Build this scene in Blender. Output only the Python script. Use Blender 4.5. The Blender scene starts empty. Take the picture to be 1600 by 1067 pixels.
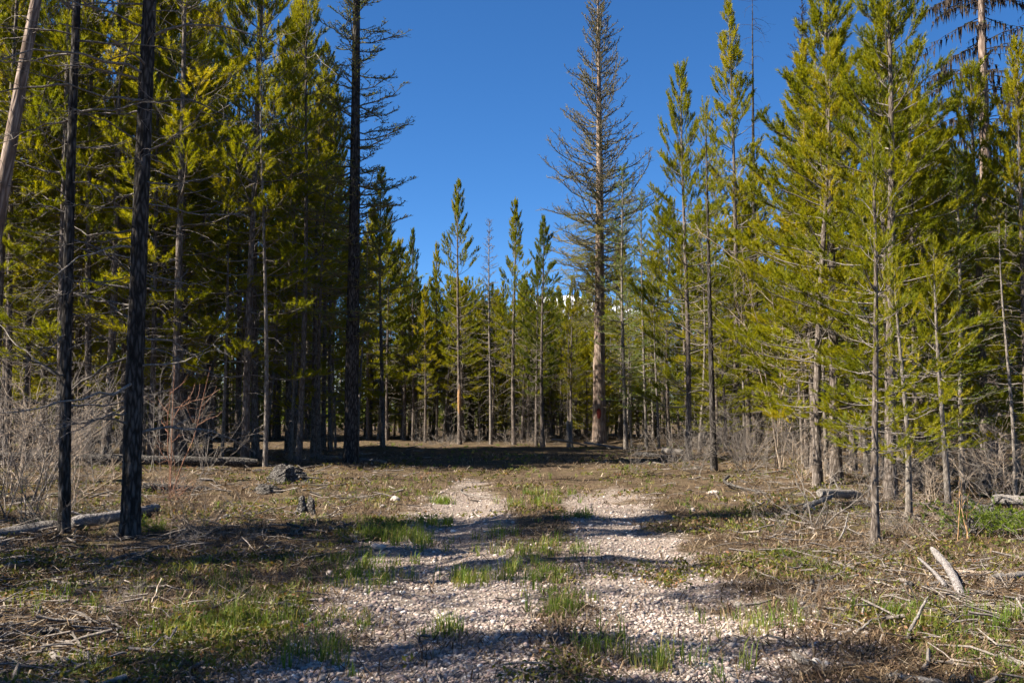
import bpy, math, random
import numpy as np
from mathutils import Vector

# ------------------------------------------------------------------ camera, sky, sun, exposure
sc = bpy.context.scene
COL = sc.collection
R = math.radians
F, CX, CY, HOR, CAMH = 1556.0, 800.0, 533.5, 640.0, 1.5      # focal length in photo pixels, horizon row, eye height
PITCH = math.atan((HOR - CY) / F)
cam = bpy.data.cameras.new('camera'); camo = bpy.data.objects.new('camera', cam); COL.objects.link(camo)
cam.sensor_width = 36.0; cam.lens = 36.0 * F / 1600.0
cam.clip_start = 0.1; cam.clip_end = 30000
camo.location = (0, 0, CAMH); camo.rotation_euler = (R(90) + PITCH, 0, 0)
sc.camera = camo

SUN_EL, SUN_AZ = R(45), R(-105)      # azimuth measured from +Y clockwise: the sun stands to the left, a little behind
sdir = Vector((math.sin(SUN_AZ) * math.cos(SUN_EL), math.cos(SUN_AZ) * math.cos(SUN_EL), math.sin(SUN_EL)))
w = bpy.data.worlds.new('World'); sc.world = w; w.use_nodes = True
nt = w.node_tree; nt.nodes.clear()
sky = nt.nodes.new('ShaderNodeTexSky'); sky.sky_type = 'NISHITA'; sky.sun_disc = False
sky.sun_elevation = SUN_EL; sky.sun_rotation = SUN_AZ
sky.altitude = 3000; sky.air_density = 1.0; sky.dust_density = 0.0; sky.ozone_density = 8.0
bg = nt.nodes.new('ShaderNodeBackground'); bg.inputs['Strength'].default_value = 0.05
wo = nt.nodes.new('ShaderNodeOutputWorld')
hsv = nt.nodes.new('ShaderNodeHueSaturation'); hsv.inputs['Saturation'].default_value = 1.13
nt.links.new(sky.outputs['Color'], hsv.inputs['Color']); nt.links.new(hsv.outputs['Color'], bg.inputs['Color']); nt.links.new(bg.outputs['Background'], wo.inputs['Surface'])
sl = bpy.data.lights.new('sun', 'SUN'); sl.energy = 5.0; sl.angle = R(0.53); sl.color = (1.0, 0.92, 0.79)
so = bpy.data.objects.new('sun', sl); COL.objects.link(so)
so.rotation_euler = (-sdir).to_track_quat('-Z', 'Y').to_euler(); so.location = sdir * 60
sc.view_settings.view_transform = 'Standard'; sc.view_settings.look = 'None'
sc.view_settings.gamma = 1.0; sc.view_settings.use_curve_mapping = False
sc.view_settings.exposure = 1.82
sc.render.engine = 'CYCLES'
cy = sc.cycles
cy.max_bounces = 4; cy.diffuse_bounces = 2; cy.glossy_bounces = 2; cy.transmission_bounces = 3; cy.transparent_max_bounces = 4
cy.use_denoising = True; cy.use_adaptive_sampling = True; cy.adaptive_threshold = 0.03
sc.render.film_transparent = False

rng = np.random.default_rng(11)
random.seed(11)

# ------------------------------------------------------------------ pixel to place
CP, SP = math.cos(PITCH), math.sin(PITCH)
def ray(px, py):
    a, b = (px - CX) / F, (CY - py) / F
    return np.array([a, CP - b * SP, SP + b * CP])
def G(px, py, h=0.0):
    d = ray(px, py); t = (h - CAMH) / d[2]
    return d[0] * t, d[1] * t
def at(px, Y, py=None):
    d = ray(px, 700 if py is None else py); t = Y / d[1]
    return d[0] * t, Y, CAMH + d[2] * t

# ------------------------------------------------------------------ terrain
_w = [(rng.uniform(0, 2 * math.pi), rng.uniform(0, 2 * math.pi)) for _ in range(40)]
def waves(x, y, freq, n, seed):
    z = 0
    for i in range(n):
        a, p = _w[(seed + i) % 40]
        f = freq * (0.6 + 0.9 * ((i * 0.618) % 1))
        z = z + np.sin((x * math.cos(a) + y * math.sin(a)) * f + p + 1.3 * np.sin((x * math.sin(a) - y * math.cos(a)) * f * 0.6 + p * 2))
    return z / math.sqrt(n)
def sstep(a, b, v):
    t = np.clip((v - a) / (b - a), 0, 1); return t * t * (3 - 2 * t)
def terrain(x, y):
    x = np.asarray(x, float); y = np.asarray(y, float)
    far = 1 - sstep(60, 120, np.hypot(x, y))
    wood = sstep(2.5, 5.5, np.abs(x - 0.4))
    z = 0.035 * waves(x, y, 0.8, 6, 0) + (0.012 + 0.03 * wood) * waves(x, y, 3.2, 7, 7) + (0.004 + 0.016 * wood) * waves(x, y, 9.5, 7, 15)
    rut = np.exp(-((x + 0.75) / 0.35) ** 2) + np.exp(-((x - 1.55) / 0.4) ** 2)
    z = z - 0.045 * rut * (1 - sstep(24, 32, y)) + 0.05 * wood
    z = z + 0.10 * np.exp(-((x + 3.9) / 1.3) ** 2 - ((y - 18.5) / 1.2) ** 2)      # slash mound left of the track
    z = z + 0.16 * np.exp(-((x - 3.4) / 0.9) ** 2 - ((y - 42.5) / 1.0) ** 2)      # mound at the foot of the big larch
    return z * far
def road(x, y):                     # how gravelly the ground is, 0..1
    x = np.asarray(x, float); y = np.asarray(y, float)
    n = 0.55 * waves(x, y, 1.5, 6, 3) + 0.40 * waves(x, y, 4.5, 6, 11) + 0.25 * waves(x, y, 11.0, 6, 25)
    c = 0.05 + 0.03 * np.clip(y - 6, 0, 20)
    e = 1 - sstep(1.25, 2.35, np.abs(x - c) + 0.5 * n)
    strip = np.exp(-((x - 0.4) / 0.35) ** 2) * (0.5 + 0.4 * n) + sstep(9, 15, y) * np.exp(-((x - 0.35) / 0.6) ** 2) * 0.55
    e = e * (1 - np.clip(strip, 0, 0.9)) * (1 - sstep(15, 24, y + 2.5 * n)) * (0.80 + 0.28 * n)
    lane = np.exp(-((x + 0.85) / 0.55) ** 2) * 0.8 * (1 - sstep(21, 27, y + 2 * n))
    return np.clip(np.maximum(e, lane * (0.75 + 0.4 * n)), 0, 1)
def greens(x, y):                   # how much grass, 0..1
    n = 0.6 * waves(x, y, 1.1, 6, 21) + 0.5 * waves(x, y, 3.6, 6, 27)
    strip = np.exp(-((x - 0.4) / 0.45) ** 2) * 0.45 + np.exp(-((x + 1.9) / 0.55) ** 2) * 0.55 + 0.4 * np.exp(-((x - 2.9) / 0.5) ** 2)
    return np.clip(0.13 + 0.33 * sstep(27, 36, y) + strip + 0.42 * n - 0.55 * road(x, y), 0, 1)

# ------------------------------------------------------------------ mesh helpers
class MB:
    def __init__(s): s.v = []; s.f3 = []; s.f4 = []; s.t3 = []; s.t4 = []; s.n = 0
    def tris(s, V, Fc, tint=0.5):
        Fc = np.asarray(Fc); s.v.append(np.asarray(V, np.float32)); s.f3.append(Fc + s.n); s.n += len(V)
        s.t3.append(np.broadcast_to(np.asarray(tint, np.float32), (len(Fc),)))
    def quads(s, V, Fc, tint=0.5):
        Fc = np.asarray(Fc); s.v.append(np.asarray(V, np.float32)); s.f4.append(Fc + s.n); s.n += len(V)
        s.t4.append(np.broadcast_to(np.asarray(tint, np.float32), (len(Fc),)))
    def tubes(s, P, Rd, sides=4, tint=0.5, cap=False):
        P = np.asarray(P, float); Rd = np.asarray(Rd, float)
        n, k, _ = P.shape
        T = np.gradient(P, axis=1); T /= np.linalg.norm(T, axis=2, keepdims=True) + 1e-9
        m = T.mean(axis=1); ref = np.where(np.abs(m[:, 2:3]) > 0.8, np.array([[1.0, 0.1, 0]]), np.array([[0, 0.1, 1.0]]))
        U = np.cross(T, ref[:, None, :]); U /= np.linalg.norm(U, axis=2, keepdims=True) + 1e-9
        W = np.cross(T, U)
        a = np.arange(sides) * 2 * math.pi / sides
        V = P[:, :, None, :] + Rd[:, :, None, None] * (U[:, :, None, :] * np.cos(a)[None, None, :, None] + W[:, :, None, :] * np.sin(a)[None, None, :, None])
        idx = np.arange(n * k * sides).reshape(n, k, sides)
        A = idx[:, :-1]; B = np.roll(A, -1, 2); D = idx[:, 1:]; C = np.roll(D, -1, 2)
        q = np.stack([A, B, C, D], -1)
        tt = np.broadcast_to(np.asarray(tint, np.float32).reshape(-1, 1, 1), q.shape[:3]).reshape(-1)
        s.quads(V.reshape(-1, 3), q.reshape(-1, 4), tt)
        if cap:
            for e, fl in ((0, 1), (k - 1, 0)):
                ring = V[:, e]; cen = P[:, e]
                for i in range(n):
                    vv = np.vstack([ring[i], cen[i]]); ids = np.arange(sides); nx = np.roll(ids, -1)
                    f = np.stack([nx, ids, np.full(sides, sides)], 1) if fl else np.stack([ids, nx, np.full(sides, sides)], 1)
                    s.tris(vv, f, 0.4)
    def mesh(s, name, mat, smooth=True):
        me = bpy.data.meshes.new(name)
        V = np.concatenate(s.v) if s.v else np.zeros((0, 3), np.float32)
        f3 = np.concatenate(s.f3).astype(np.int32) if s.f3 else np.zeros((0, 3), np.int32)
        f4 = np.concatenate(s.f4).astype(np.int32) if s.f4 else np.zeros((0, 4), np.int32)
        me.vertices.add(len(V)); me.vertices.foreach_set('co', V.ravel())
        nl = f3.size + f4.size; me.loops.add(nl)
        me.loops.foreach_set('vertex_index', np.concatenate([f3.ravel(), f4.ravel()]))
        npoly = len(f3) + len(f4); me.polygons.add(npoly)
        st = np.concatenate([np.arange(len(f3)) * 3, f3.size + np.arange(len(f4)) * 4]).astype(np.int32)
        me.polygons.foreach_set('loop_start', st)
        me.polygons.foreach_set('use_smooth', np.full(npoly, smooth, bool))
        me.update(calc_edges=True)
        t = np.concatenate((s.t3 or [np.zeros(0, np.float32)]) + (s.t4 or [])).astype(np.float32)
        at_ = me.attributes.new('tint', 'FLOAT', 'FACE'); at_.data.foreach_set('value', t)
        me.materials.append(mat)
        return me
def norm(v): return v / (np.linalg.norm(v, axis=-1, keepdims=True) + 1e-9)
def link(name, me, parent=None, loc=None):
    o = bpy.data.objects.new(name, me); COL.objects.link(o)
    if parent is not None: o.parent = parent
    if loc is not None: o.location = loc
    return o
def tag(o, label=None, cat=None, group=None, kind=None):
    if label: o['label'] = label
    if cat: o['category'] = cat
    if group: o['group'] = group
    if kind: o['kind'] = kind
    return o

# ------------------------------------------------------------------ materials
def new_mat(name):
    m = bpy.data.materials.new(name); m.use_nodes = True
    n = m.node_tree.nodes; n.clear()
    return m, n, m.node_tree.links
def N(n, t, **kw):
    x = n.new(t)
    for k, v in kw.items():
        if k in x.inputs.keys(): x.inputs[k].default_value = v
        else: setattr(x, k, v)
    return x
def ramp(n, stops):
    r = n.new('ShaderNodeValToRGB'); e = r.color_ramp.elements
    while len(e) < len(stops): e.new(0.5)
    for el, (p, c) in zip(e, stops): el.position = p; el.color = (*c, 1)
    return r
def needle_mat(name, stops, trans=0.4, tcol=(1.5, 1.35, 0.7), rough=0.45):
    m, n, l = new_mat(name)
    a = N(n, 'ShaderNodeAttribute', attribute_name='tint'); oi = n.new('ShaderNodeObjectInfo')
    ma = N(n, 'ShaderNodeMath', operation='MULTIPLY_ADD'); ma.inputs[1].default_value = 0.30; l.new(oi.outputs['Random'], ma.inputs[0])
    sub = N(n, 'ShaderNodeMath', operation='SUBTRACT'); sub.inputs[1].default_value = 0.15
    l.new(a.outputs['Fac'], ma.inputs[2]); l.new(ma.outputs[0], sub.inputs[0])
    rp = ramp(n, stops); l.new(sub.outputs[0], rp.inputs['Fac'])
    p = N(n, 'ShaderNodeBsdfPrincipled', Roughness=rough); p.inputs['Specular IOR Level'].default_value = 0.18
    l.new(rp.outputs['Color'], p.inputs['Base Color'])
    mul = n.new('ShaderNodeMix'); mul.data_type = 'RGBA'; mul.blend_type = 'MULTIPLY'; mul.inputs['Factor'].default_value = 1
    l.new(rp.outputs['Color'], mul.inputs[6]); mul.inputs[7].default_value = (*tcol, 1)
    tr = n.new('ShaderNodeBsdfTranslucent'); l.new(mul.outputs[2], tr.inputs['Color'])
    mx = n.new('ShaderNodeMixShader'); mx.inputs['Fac'].default_value = trans
    l.new(p.outputs[0], mx.inputs[1]); l.new(tr.outputs[0], mx.inputs[2])
    o = n.new('ShaderNodeOutputMaterial'); l.new(mx.outputs[0], o.inputs['Surface'])
    return m
def bark_mat(name, dark, mid, light, scale=14.0, zs=0.22, bump=0.6, lich=None, rough=0.9):
    m, n, l = new_mat(name)
    tc = n.new('ShaderNodeTexCoord'); mp = n.new('ShaderNodeMapping'); mp.inputs['Scale'].default_value = (1, 1, zs)
    l.new(tc.outputs['Object'], mp.inputs['Vector'])
    n1 = N(n, 'ShaderNodeTexNoise', Scale=scale, Detail=6.0, Roughness=0.65); l.new(mp.outputs[0], n1.inputs['Vector'])
    v1 = N(n, 'ShaderNodeTexVoronoi', Scale=scale * 1.4, feature='DISTANCE_TO_EDGE'); l.new(mp.outputs[0], v1.inputs['Vector'])
    mm = N(n, 'ShaderNodeMath', operation='MULTIPLY_ADD'); mm.inputs[1].default_value = 0.9; mm.inputs[2].default_value = 0.0
    l.new(v1.outputs['Distance'], mm.inputs[0])
    ad = N(n, 'ShaderNodeMath', operation='ADD'); l.new(n1.outputs['Fac'], ad.inputs[0]); l.new(mm.outputs[0], ad.inputs[1])
    rp = ramp(n, [(0.30, dark), (0.55, mid), (0.85, light)]); l.new(ad.outputs[0], rp.inputs['Fac'])
    col = rp.outputs['Color']
    at_ = N(n, 'ShaderNodeAttribute', attribute_name='tint')
    hs = n.new('ShaderNodeHueSaturation'); mr = N(n, 'ShaderNodeMapRange'); mr.inputs[3].default_value = 0.55; mr.inputs[4].default_value = 1.45
    l.new(at_.outputs['Fac'], mr.inputs[0]); l.new(mr.outputs[0], hs.inputs['Value']); l.new(col, hs.inputs['Color']); col = hs.outputs['Color']
    if lich:
        n2 = N(n, 'ShaderNodeTexNoise', Scale=scale * 0.5, Detail=4.0, Roughness=0.7); l.new(tc.outputs['Object'], n2.inputs['Vector'])
        r2 = ramp(n, [(0.53, (0, 0, 0)), (0.62, (1, 1, 1))]); l.new(n2.outputs['Fac'], r2.inputs['Fac'])
        mx = n.new('ShaderNodeMix'); mx.data_type = 'RGBA'; l.new(r2.outputs['Color'], mx.inputs['Factor']); l.new(col, mx.inputs[6]); mx.inputs[7].default_value = (*lich, 1)
        col = mx.outputs[2]
    p = N(n, 'ShaderNodeBsdfPrincipled', Roughness=rough); p.inputs['Specular IOR Level'].default_value = 0.15
    l.new(col, p.inputs['Base Color'])
    b = N(n, 'ShaderNodeBump', Strength=bump, Distance=0.03); l.new(ad.outputs[0], b.inputs['Height']); l.new(b.outputs[0], p.inputs['Normal'])
    o = n.new('ShaderNodeOutputMaterial'); l.new(p.outputs[0], o.inputs['Surface'])
    return m
M = {}
M['pine'] = needle_mat('pine needles', [(0.0, (0.060, 0.078, 0.006)), (0.40, (0.150, 0.165, 0.008)), (0.75, (0.245, 0.235, 0.010)), (1.0, (0.32, 0.27, 0.02))], 0.5, (1.55, 1.42, 0.5))
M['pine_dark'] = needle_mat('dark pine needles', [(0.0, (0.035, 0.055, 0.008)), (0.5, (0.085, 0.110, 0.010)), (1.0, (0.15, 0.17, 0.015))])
M['larch'] = needle_mat('fresh larch needles', [(0.0, (0.08, 0.13, 0.015)), (0.5, (0.14, 0.20, 0.025)), (1.0, (0.21, 0.25, 0.03))], 0.45)
M['grass'] = needle_mat('grass blades', [(0.0, (0.05, 0.085, 0.012)), (0.5, (0.10, 0.155, 0.02)), (0.8, (0.19, 0.21, 0.04)), (1.0, (0.30, 0.24, 0.11))], 0.35)
M['leaf'] = needle_mat('low leaves', [(0.0, (0.03, 0.042, 0.008)), (0.4, (0.07, 0.082, 0.012)), (0.7, (0.14, 0.13, 0.02)), (0.85, (0.17, 0.10, 0.04)), (1.0, (0.20, 0.10, 0.05))], 0.25)
M['straw'] = needle_mat('dead grass', [(0.0, (0.034, 0.020, 0.012)), (0.45, (0.095, 0.060, 0.035)), (0.8, (0.24, 0.17, 0.10)), (1.0, (0.44, 0.36, 0.26))], 0.15, (1, 1, 1))
# M['rust'] = needle_mat('rust needles', [(0.0, (0.20, 0.06, 0.02)), (1.0, (0.34, 0.12, 0.04))], 0.3, (1, 1, 1))
M['bark'] = bark_mat('pine bark', (0.025, 0.019, 0.015), (0.085, 0.067, 0.054), (0.20, 0.168, 0.145), 16, 0.3, 0.7)
M['bark_dark'] = bark_mat('dark and shaded bark', (0.007, 0.006, 0.005), (0.024, 0.020, 0.017), (0.10, 0.087, 0.078), 15, 0.25, 0.8)  # dark bark; on the two near pines their shade is put into it
M['bark_larch'] = bark_mat('larch bark', (0.04, 0.028, 0.021), (0.15, 0.105, 0.08), (0.33, 0.26, 0.21), 9, 0.16, 0.9)
M['bark_grey'] = bark_mat('thin grey bark', (0.045, 0.037, 0.030), (0.125, 0.105, 0.088), (0.24, 0.21, 0.18), 22, 0.35, 0.4)
M['bark_orange'] = bark_mat('orange bark', (0.10, 0.06, 0.03), (0.34, 0.19, 0.085), (0.48, 0.32, 0.18), 20, 0.3, 0.5)
M['twig'] = bark_mat('twigs', (0.05, 0.042, 0.035), (0.13, 0.112, 0.095), (0.24, 0.21, 0.185), 30, 0.6, 0.2)
M['twig_dead'] = bark_mat('dead twigs', (0.055, 0.044, 0.036), (0.125, 0.105, 0.09), (0.23, 0.20, 0.175), 30, 0.6, 0.2)
M['twig_larch'] = bark_mat('larch twigs', (0.05, 0.042, 0.026), (0.115, 0.098, 0.055), (0.20, 0.17, 0.10), 20, 0.6, 0.2, lich=(0.12, 0.115, 0.03))
M['twig_tan'] = bark_mat('tan stems', (0.14, 0.10, 0.07), (0.29, 0.22, 0.16), (0.45, 0.37, 0.29), 25, 0.4, 0.2)
M['twig_red'] = bark_mat('reddish stems', (0.10, 0.045, 0.03), (0.22, 0.11, 0.07), (0.36, 0.22, 0.15), 25, 0.4, 0.2)
M['lichen'] = bark_mat('hanging tree lichen', (0.012, 0.009, 0.007), (0.032, 0.024, 0.018), (0.06, 0.045, 0.035), 20, 0.6, 0.1)
M['wood'] = bark_mat('weathered wood', (0.05, 0.042, 0.036), (0.135, 0.118, 0.104), (0.27, 0.245, 0.22), 26, 1.0, 0.5)
M['wood_pale'] = bark_mat('bleached wood', (0.05, 0.043, 0.040), (0.165, 0.145, 0.135), (0.31, 0.285, 0.27), 26, 1.0, 0.7)
M['char'] = bark_mat('charred wood', (0.008, 0.007, 0.006), (0.03, 0.026, 0.023), (0.16, 0.145, 0.13), 18, 1.0, 0.8)

def ground_mat():
    m, n, l = new_mat('forest ground')
    geo = n.new('ShaderNodeNewGeometry'); pos = geo.outputs['Position']
    def noise(s, d=6.0, r=0.6): x = N(n, 'ShaderNodeTexNoise', Scale=s, Detail=d, Roughness=r); l.new(pos, x.inputs['Vector']); return x.outputs['Fac']
    def mix(f, a, b, mode='MIX'):
        x = n.new('ShaderNodeMix'); x.data_type = 'RGBA'; x.blend_type = mode
        if isinstance(f, float): x.inputs['Factor'].default_value = f
        else: l.new(f, x.inputs['Factor'])
        for s_, i in ((a, 6), (b, 7)):
            if isinstance(s_, tuple): x.inputs[i].default_value = (*s_, 1)
            else: l.new(s_, x.inputs[i])
        return x.outputs[2]
    duff = ramp(n, [(0.28, (0.024, 0.015, 0.010)), (0.45, (0.065, 0.042, 0.026)), (0.60, (0.14, 0.095, 0.060)), (0.78, (0.26, 0.195, 0.13))]); l.new(noise(9, 9, 0.72), duff.inputs['Fac'])
    duff2 = ramp(n, [(0.35, (0.05, 0.033, 0.02)), (0.65, (0.21, 0.16, 0.105))]); l.new(noise(42, 6, 0.7), duff2.inputs['Fac'])
    c = mix(0.45, duff.outputs['Color'], duff2.outputs['Color'])
    pk = ramp(n, [(0.36, (0.42, 0.38, 0.35)), (0.58, (1, 1, 1))]); l.new(noise(2.6, 8, 0.72), pk.inputs['Fac'])
    c = mix(1.0, c, pk.outputs['Color'], 'MULTIPLY')
    gm = ramp(n, [(0.50, (0, 0, 0)), (0.64, (1, 1, 1))]); l.new(noise(1.7, 8, 0.7), gm.inputs['Fac'])
    gcol = ramp(n, [(0.3, (0.045, 0.055, 0.012)), (0.7, (0.13, 0.13, 0.03))]); l.new(noise(35, 4, 0.6), gcol.inputs['Fac'])
    fg = N(n, 'ShaderNodeMath', operation='MULTIPLY'); fg.inputs[1].default_value = 0.28; l.new(gm.outputs['Color'], fg.inputs[0])
    c = mix(fg.outputs[0], c, gcol.outputs['Color'])
    vo = N(n, 'ShaderNodeTexVoronoi', Scale=34.0); l.new(pos, vo.inputs['Vector'])
    vo2 = N(n, 'ShaderNodeTexVoronoi', Scale=80.0); l.new(pos, vo2.inputs['Vector'])
    sep = n.new('ShaderNodeSeparateColor'); l.new(vo.outputs['Color'], sep.inputs[0])
    sep2 = n.new('ShaderNodeSeparateColor'); l.new(vo2.outputs['Color'], sep2.inputs[0])
    st = [(0.0, (0.11, 0.09, 0.08)), (0.3, (0.24, 0.19, 0.165)), (0.55, (0.34, 0.265, 0.23)), (0.8, (0.42, 0.36, 0.32)), (1.0, (0.55, 0.50, 0.46))]
    s1 = ramp(n, st); l.new(sep.outputs[0], s1.inputs['Fac']); s2 = ramp(n, st); l.new(sep2.outputs[1], s2.inputs['Fac'])
    stone = mix(0.5, s1.outputs['Color'], s2.outputs['Color'])
    stone = mix(0.34, stone, duff2.outputs['Color'])
    at_ = N(n, 'ShaderNodeAttribute', attribute_name='gravel')
    nz = N(n, 'ShaderNodeMath', operation='MULTIPLY_ADD'); nz.inputs[1].default_value = 0.9; l.new(noise(6, 8, 0.75), nz.inputs[0])
    nz.inputs[2].default_value = -0.45
    ad = N(n, 'ShaderNodeMath', operation='ADD', use_clamp=True); l.new(at_.outputs['Fac'], ad.inputs[0]); l.new(nz.outputs[0], ad.inputs[1])
    gr = ramp(n, [(0.32, (0, 0, 0)), (0.58, (1, 1, 1))]); l.new(ad.outputs[0], gr.inputs['Fac'])
    fs = N(n, 'ShaderNodeMath', operation='MULTIPLY'); fs.inputs[1].default_value = 0.85; l.new(gr.outputs['Color'], fs.inputs[0])
    c = mix(fs.outputs[0], c, stone)
    p = N(n, 'ShaderNodeBsdfPrincipled', Roughness=0.95); p.inputs['Specular IOR Level'].default_value = 0.1; l.new(c, p.inputs['Base Color'])
    hh = N(n, 'ShaderNodeMath', operation='ADD'); l.new(noise(22, 8, 0.75), hh.inputs[0])
    vm = N(n, 'ShaderNodeMath', operation='MULTIPLY'); vm.inputs[1].default_value = -0.8; l.new(vo.outputs['Distance'], vm.inputs[0]); l.new(vm.outputs[0], hh.inputs[1])
    b = N(n, 'ShaderNodeBump', Strength=0.9, Distance=0.035); l.new(hh.outputs[0], b.inputs['Height']); l.new(b.outputs[0], p.inputs['Normal'])
    o = n.new('ShaderNodeOutputMaterial'); l.new(p.outputs[0], o.inputs['Surface'])
    return m
def stone_mat():
    m, n, l = new_mat('stones')
    a = N(n, 'ShaderNodeAttribute', attribute_name='tint')
    rp = ramp(n, [(0.0, (0.10, 0.085, 0.08)), (0.2, (0.20, 0.17, 0.155)), (0.4, (0.30, 0.215, 0.185)), (0.6, (0.33, 0.285, 0.25)), (0.8, (0.40, 0.33, 0.28)), (1.0, (0.58, 0.54, 0.50))]); l.new(a.outputs['Fac'], rp.inputs['Fac'])
    geo = n.new('ShaderNodeNewGeometry'); nz = N(n, 'ShaderNodeTexNoise', Scale=60.0, Detail=5.0); l.new(geo.outputs['Position'], nz.inputs['Vector'])
    hs = n.new('ShaderNodeHueSaturation'); mr = N(n, 'ShaderNodeMapRange'); mr.inputs[3].default_value = 0.6; mr.inputs[4].default_value = 1.35
    l.new(nz.outputs['Fac'], mr.inputs[0]); l.new(mr.outputs[0], hs.inputs['Value']); l.new(rp.outputs['Color'], hs.inputs['Color'])
    p = N(n, 'ShaderNodeBsdfPrincipled', Roughness=0.85); p.inputs['Specular IOR Level'].default_value = 0.25; l.new(hs.outputs['Color'], p.inputs['Base Color'])
    o = n.new('ShaderNodeOutputMaterial'); l.new(p.outputs[0], o.inputs['Surface'])
    return m
M['ground'] = ground_mat(); M['stone'] = stone_mat()

# ------------------------------------------------------------------ ground sheet and far mountain
def axis(a, b, step, far):
    core = np.arange(a, b + 1e-6, step); out = []; s = step; v = b
    while v < far: s *= 1.28; v += s; out.append(v)
    neg = []; s = step; v = a
    while v > -far: s *= 1.28; v -= s; neg.append(v)
    return np.array(neg[::-1] + list(core) + out)
gx = axis(-9, 10, 0.11, 9000); gy = axis(3, 26, 0.11, 12000)
X, Y = np.meshgrid(gx, gy); Z = terrain(X, Y)
mb = MB(); nx, ny = len(gx), len(gy)
idx = np.arange(nx * ny).reshape(ny, nx)
mb.quads(np.stack([X, Y, Z], -1).reshape(-1, 3), np.stack([idx[:-1, :-1], idx[:-1, 1:], idx[1:, 1:], idx[1:, :-1]], -1).reshape(-1, 4))
gme = mb.mesh('ground', M['ground'])
ga = gme.attributes.new('gravel', 'FLOAT', 'POINT'); ga.data.foreach_set('value', road(X, Y).astype(np.float32).ravel())
tag(link('ground', gme), kind='structure')

def mountain():
    m, n, l = new_mat('snowy mountain')
    geo = n.new('ShaderNodeNewGeometry'); sp = n.new('ShaderNodeSeparateXYZ'); l.new(geo.outputs['Position'], sp.inputs[0])
    nz = N(n, 'ShaderNodeTexNoise', Scale=0.004, Detail=9.0, Roughness=0.65); l.new(geo.outputs['Position'], nz.inputs['Vector'])
    ma = N(n, 'ShaderNodeMath', operation='MULTIPLY_ADD'); l.new(nz.outputs['Fac'], ma.inputs[0]); ma.inputs[1].default_value = 900; l.new(sp.outputs[2], ma.inputs[2])
    mr = N(n, 'ShaderNodeMapRange'); mr.inputs[1].default_value = 1280; mr.inputs[2].default_value = 1420; l.new(ma.outputs[0], mr.inputs[0])
    rp = ramp(n, [(0.0, (0.07, 0.09, 0.11)), (1.0, (0.82, 0.84, 0.88))]); l.new(mr.outputs[0], rp.inputs['Fac'])  # bluish slope below the snow: distance haze is put into the colour
    p = N(n, 'ShaderNodeBsdfPrincipled', Roughness=0.9); l.new(rp.outputs['Color'], p.inputs['Base Color'])
    o = n.new('ShaderNodeOutputMaterial'); l.new(p.outputs[0], o.inputs['Surface'])
    xs = np.linspace(-4200, 5200, 120); ys = np.linspace(7600, 10800, 50)
    Xm, Ym = np.meshgrid(xs, ys)
    ridge = 1000 * np.exp(-((Xm - 720) / 1000) ** 2) + 620 * np.exp(-((Xm + 1500) / 1500) ** 2) + 700 * np.exp(-((Xm - 3000) / 1300) ** 2)
    prof = np.clip(1 - np.abs(Ym - 9300) / 1600, 0, 1) ** 0.8
    Zm = ridge * prof * (1 + 0.06 * waves(Xm * 0.01, Ym * 0.01, 0.9, 7, 5)) - 12
    b = MB(); i = np.arange(Xm.size).reshape(Xm.shape)
    b.quads(np.stack([Xm, Ym, Zm], -1).reshape(-1, 3), np.stack([i[:-1, :-1], i[:-1, 1:], i[1:, 1:], i[1:, :-1]], -1).reshape(-1, 4))
    tag(link('mountain', b.mesh('mountain', m)), kind='structure')
mountain()

# ------------------------------------------------------------------ plant building
def curve(p0, az, el0, el1, L, k=5, wob=0.0, r=random):
    """a branch: starts at p0 towards azimuth az, its elevation runs from el0 to el1"""
    pts = [np.array(p0, float)]; a = az
    for i in range(k - 1):
        e = el0 + (el1 - el0) * ((i + 0.5) / (k - 1)) + r.gauss(0, wob); a += r.gauss(0, wob)
        pts.append(pts[-1] + L / (k - 1) * np.array([math.cos(e) * math.cos(a), math.cos(e) * math.sin(a), math.sin(e)]))
    return np.array(pts)
def along(P, s):
    k = len(P) - 1; f = min(max(s, 0), 0.9999) * k; i = int(f); t = f - i
    return P[i] * (1 - t) + P[i + 1] * t, norm(P[i + 1] - P[i])
class Tw:                                   # collects branches of equal point count
    def __init__(s): s.d = {}
    def add(s, P, r0, r1, tint=0.5): s.d.setdefault(len(P), []).append((P, np.linspace(r0, r1, len(P)), tint))
    def into(s, mb, sides=4):
        for k, L in s.d.items():
            mb.tubes(np.array([a[0] for a in L]), np.array([a[1] for a in L]), sides, np.array([a[2] for a in L]))
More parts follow.
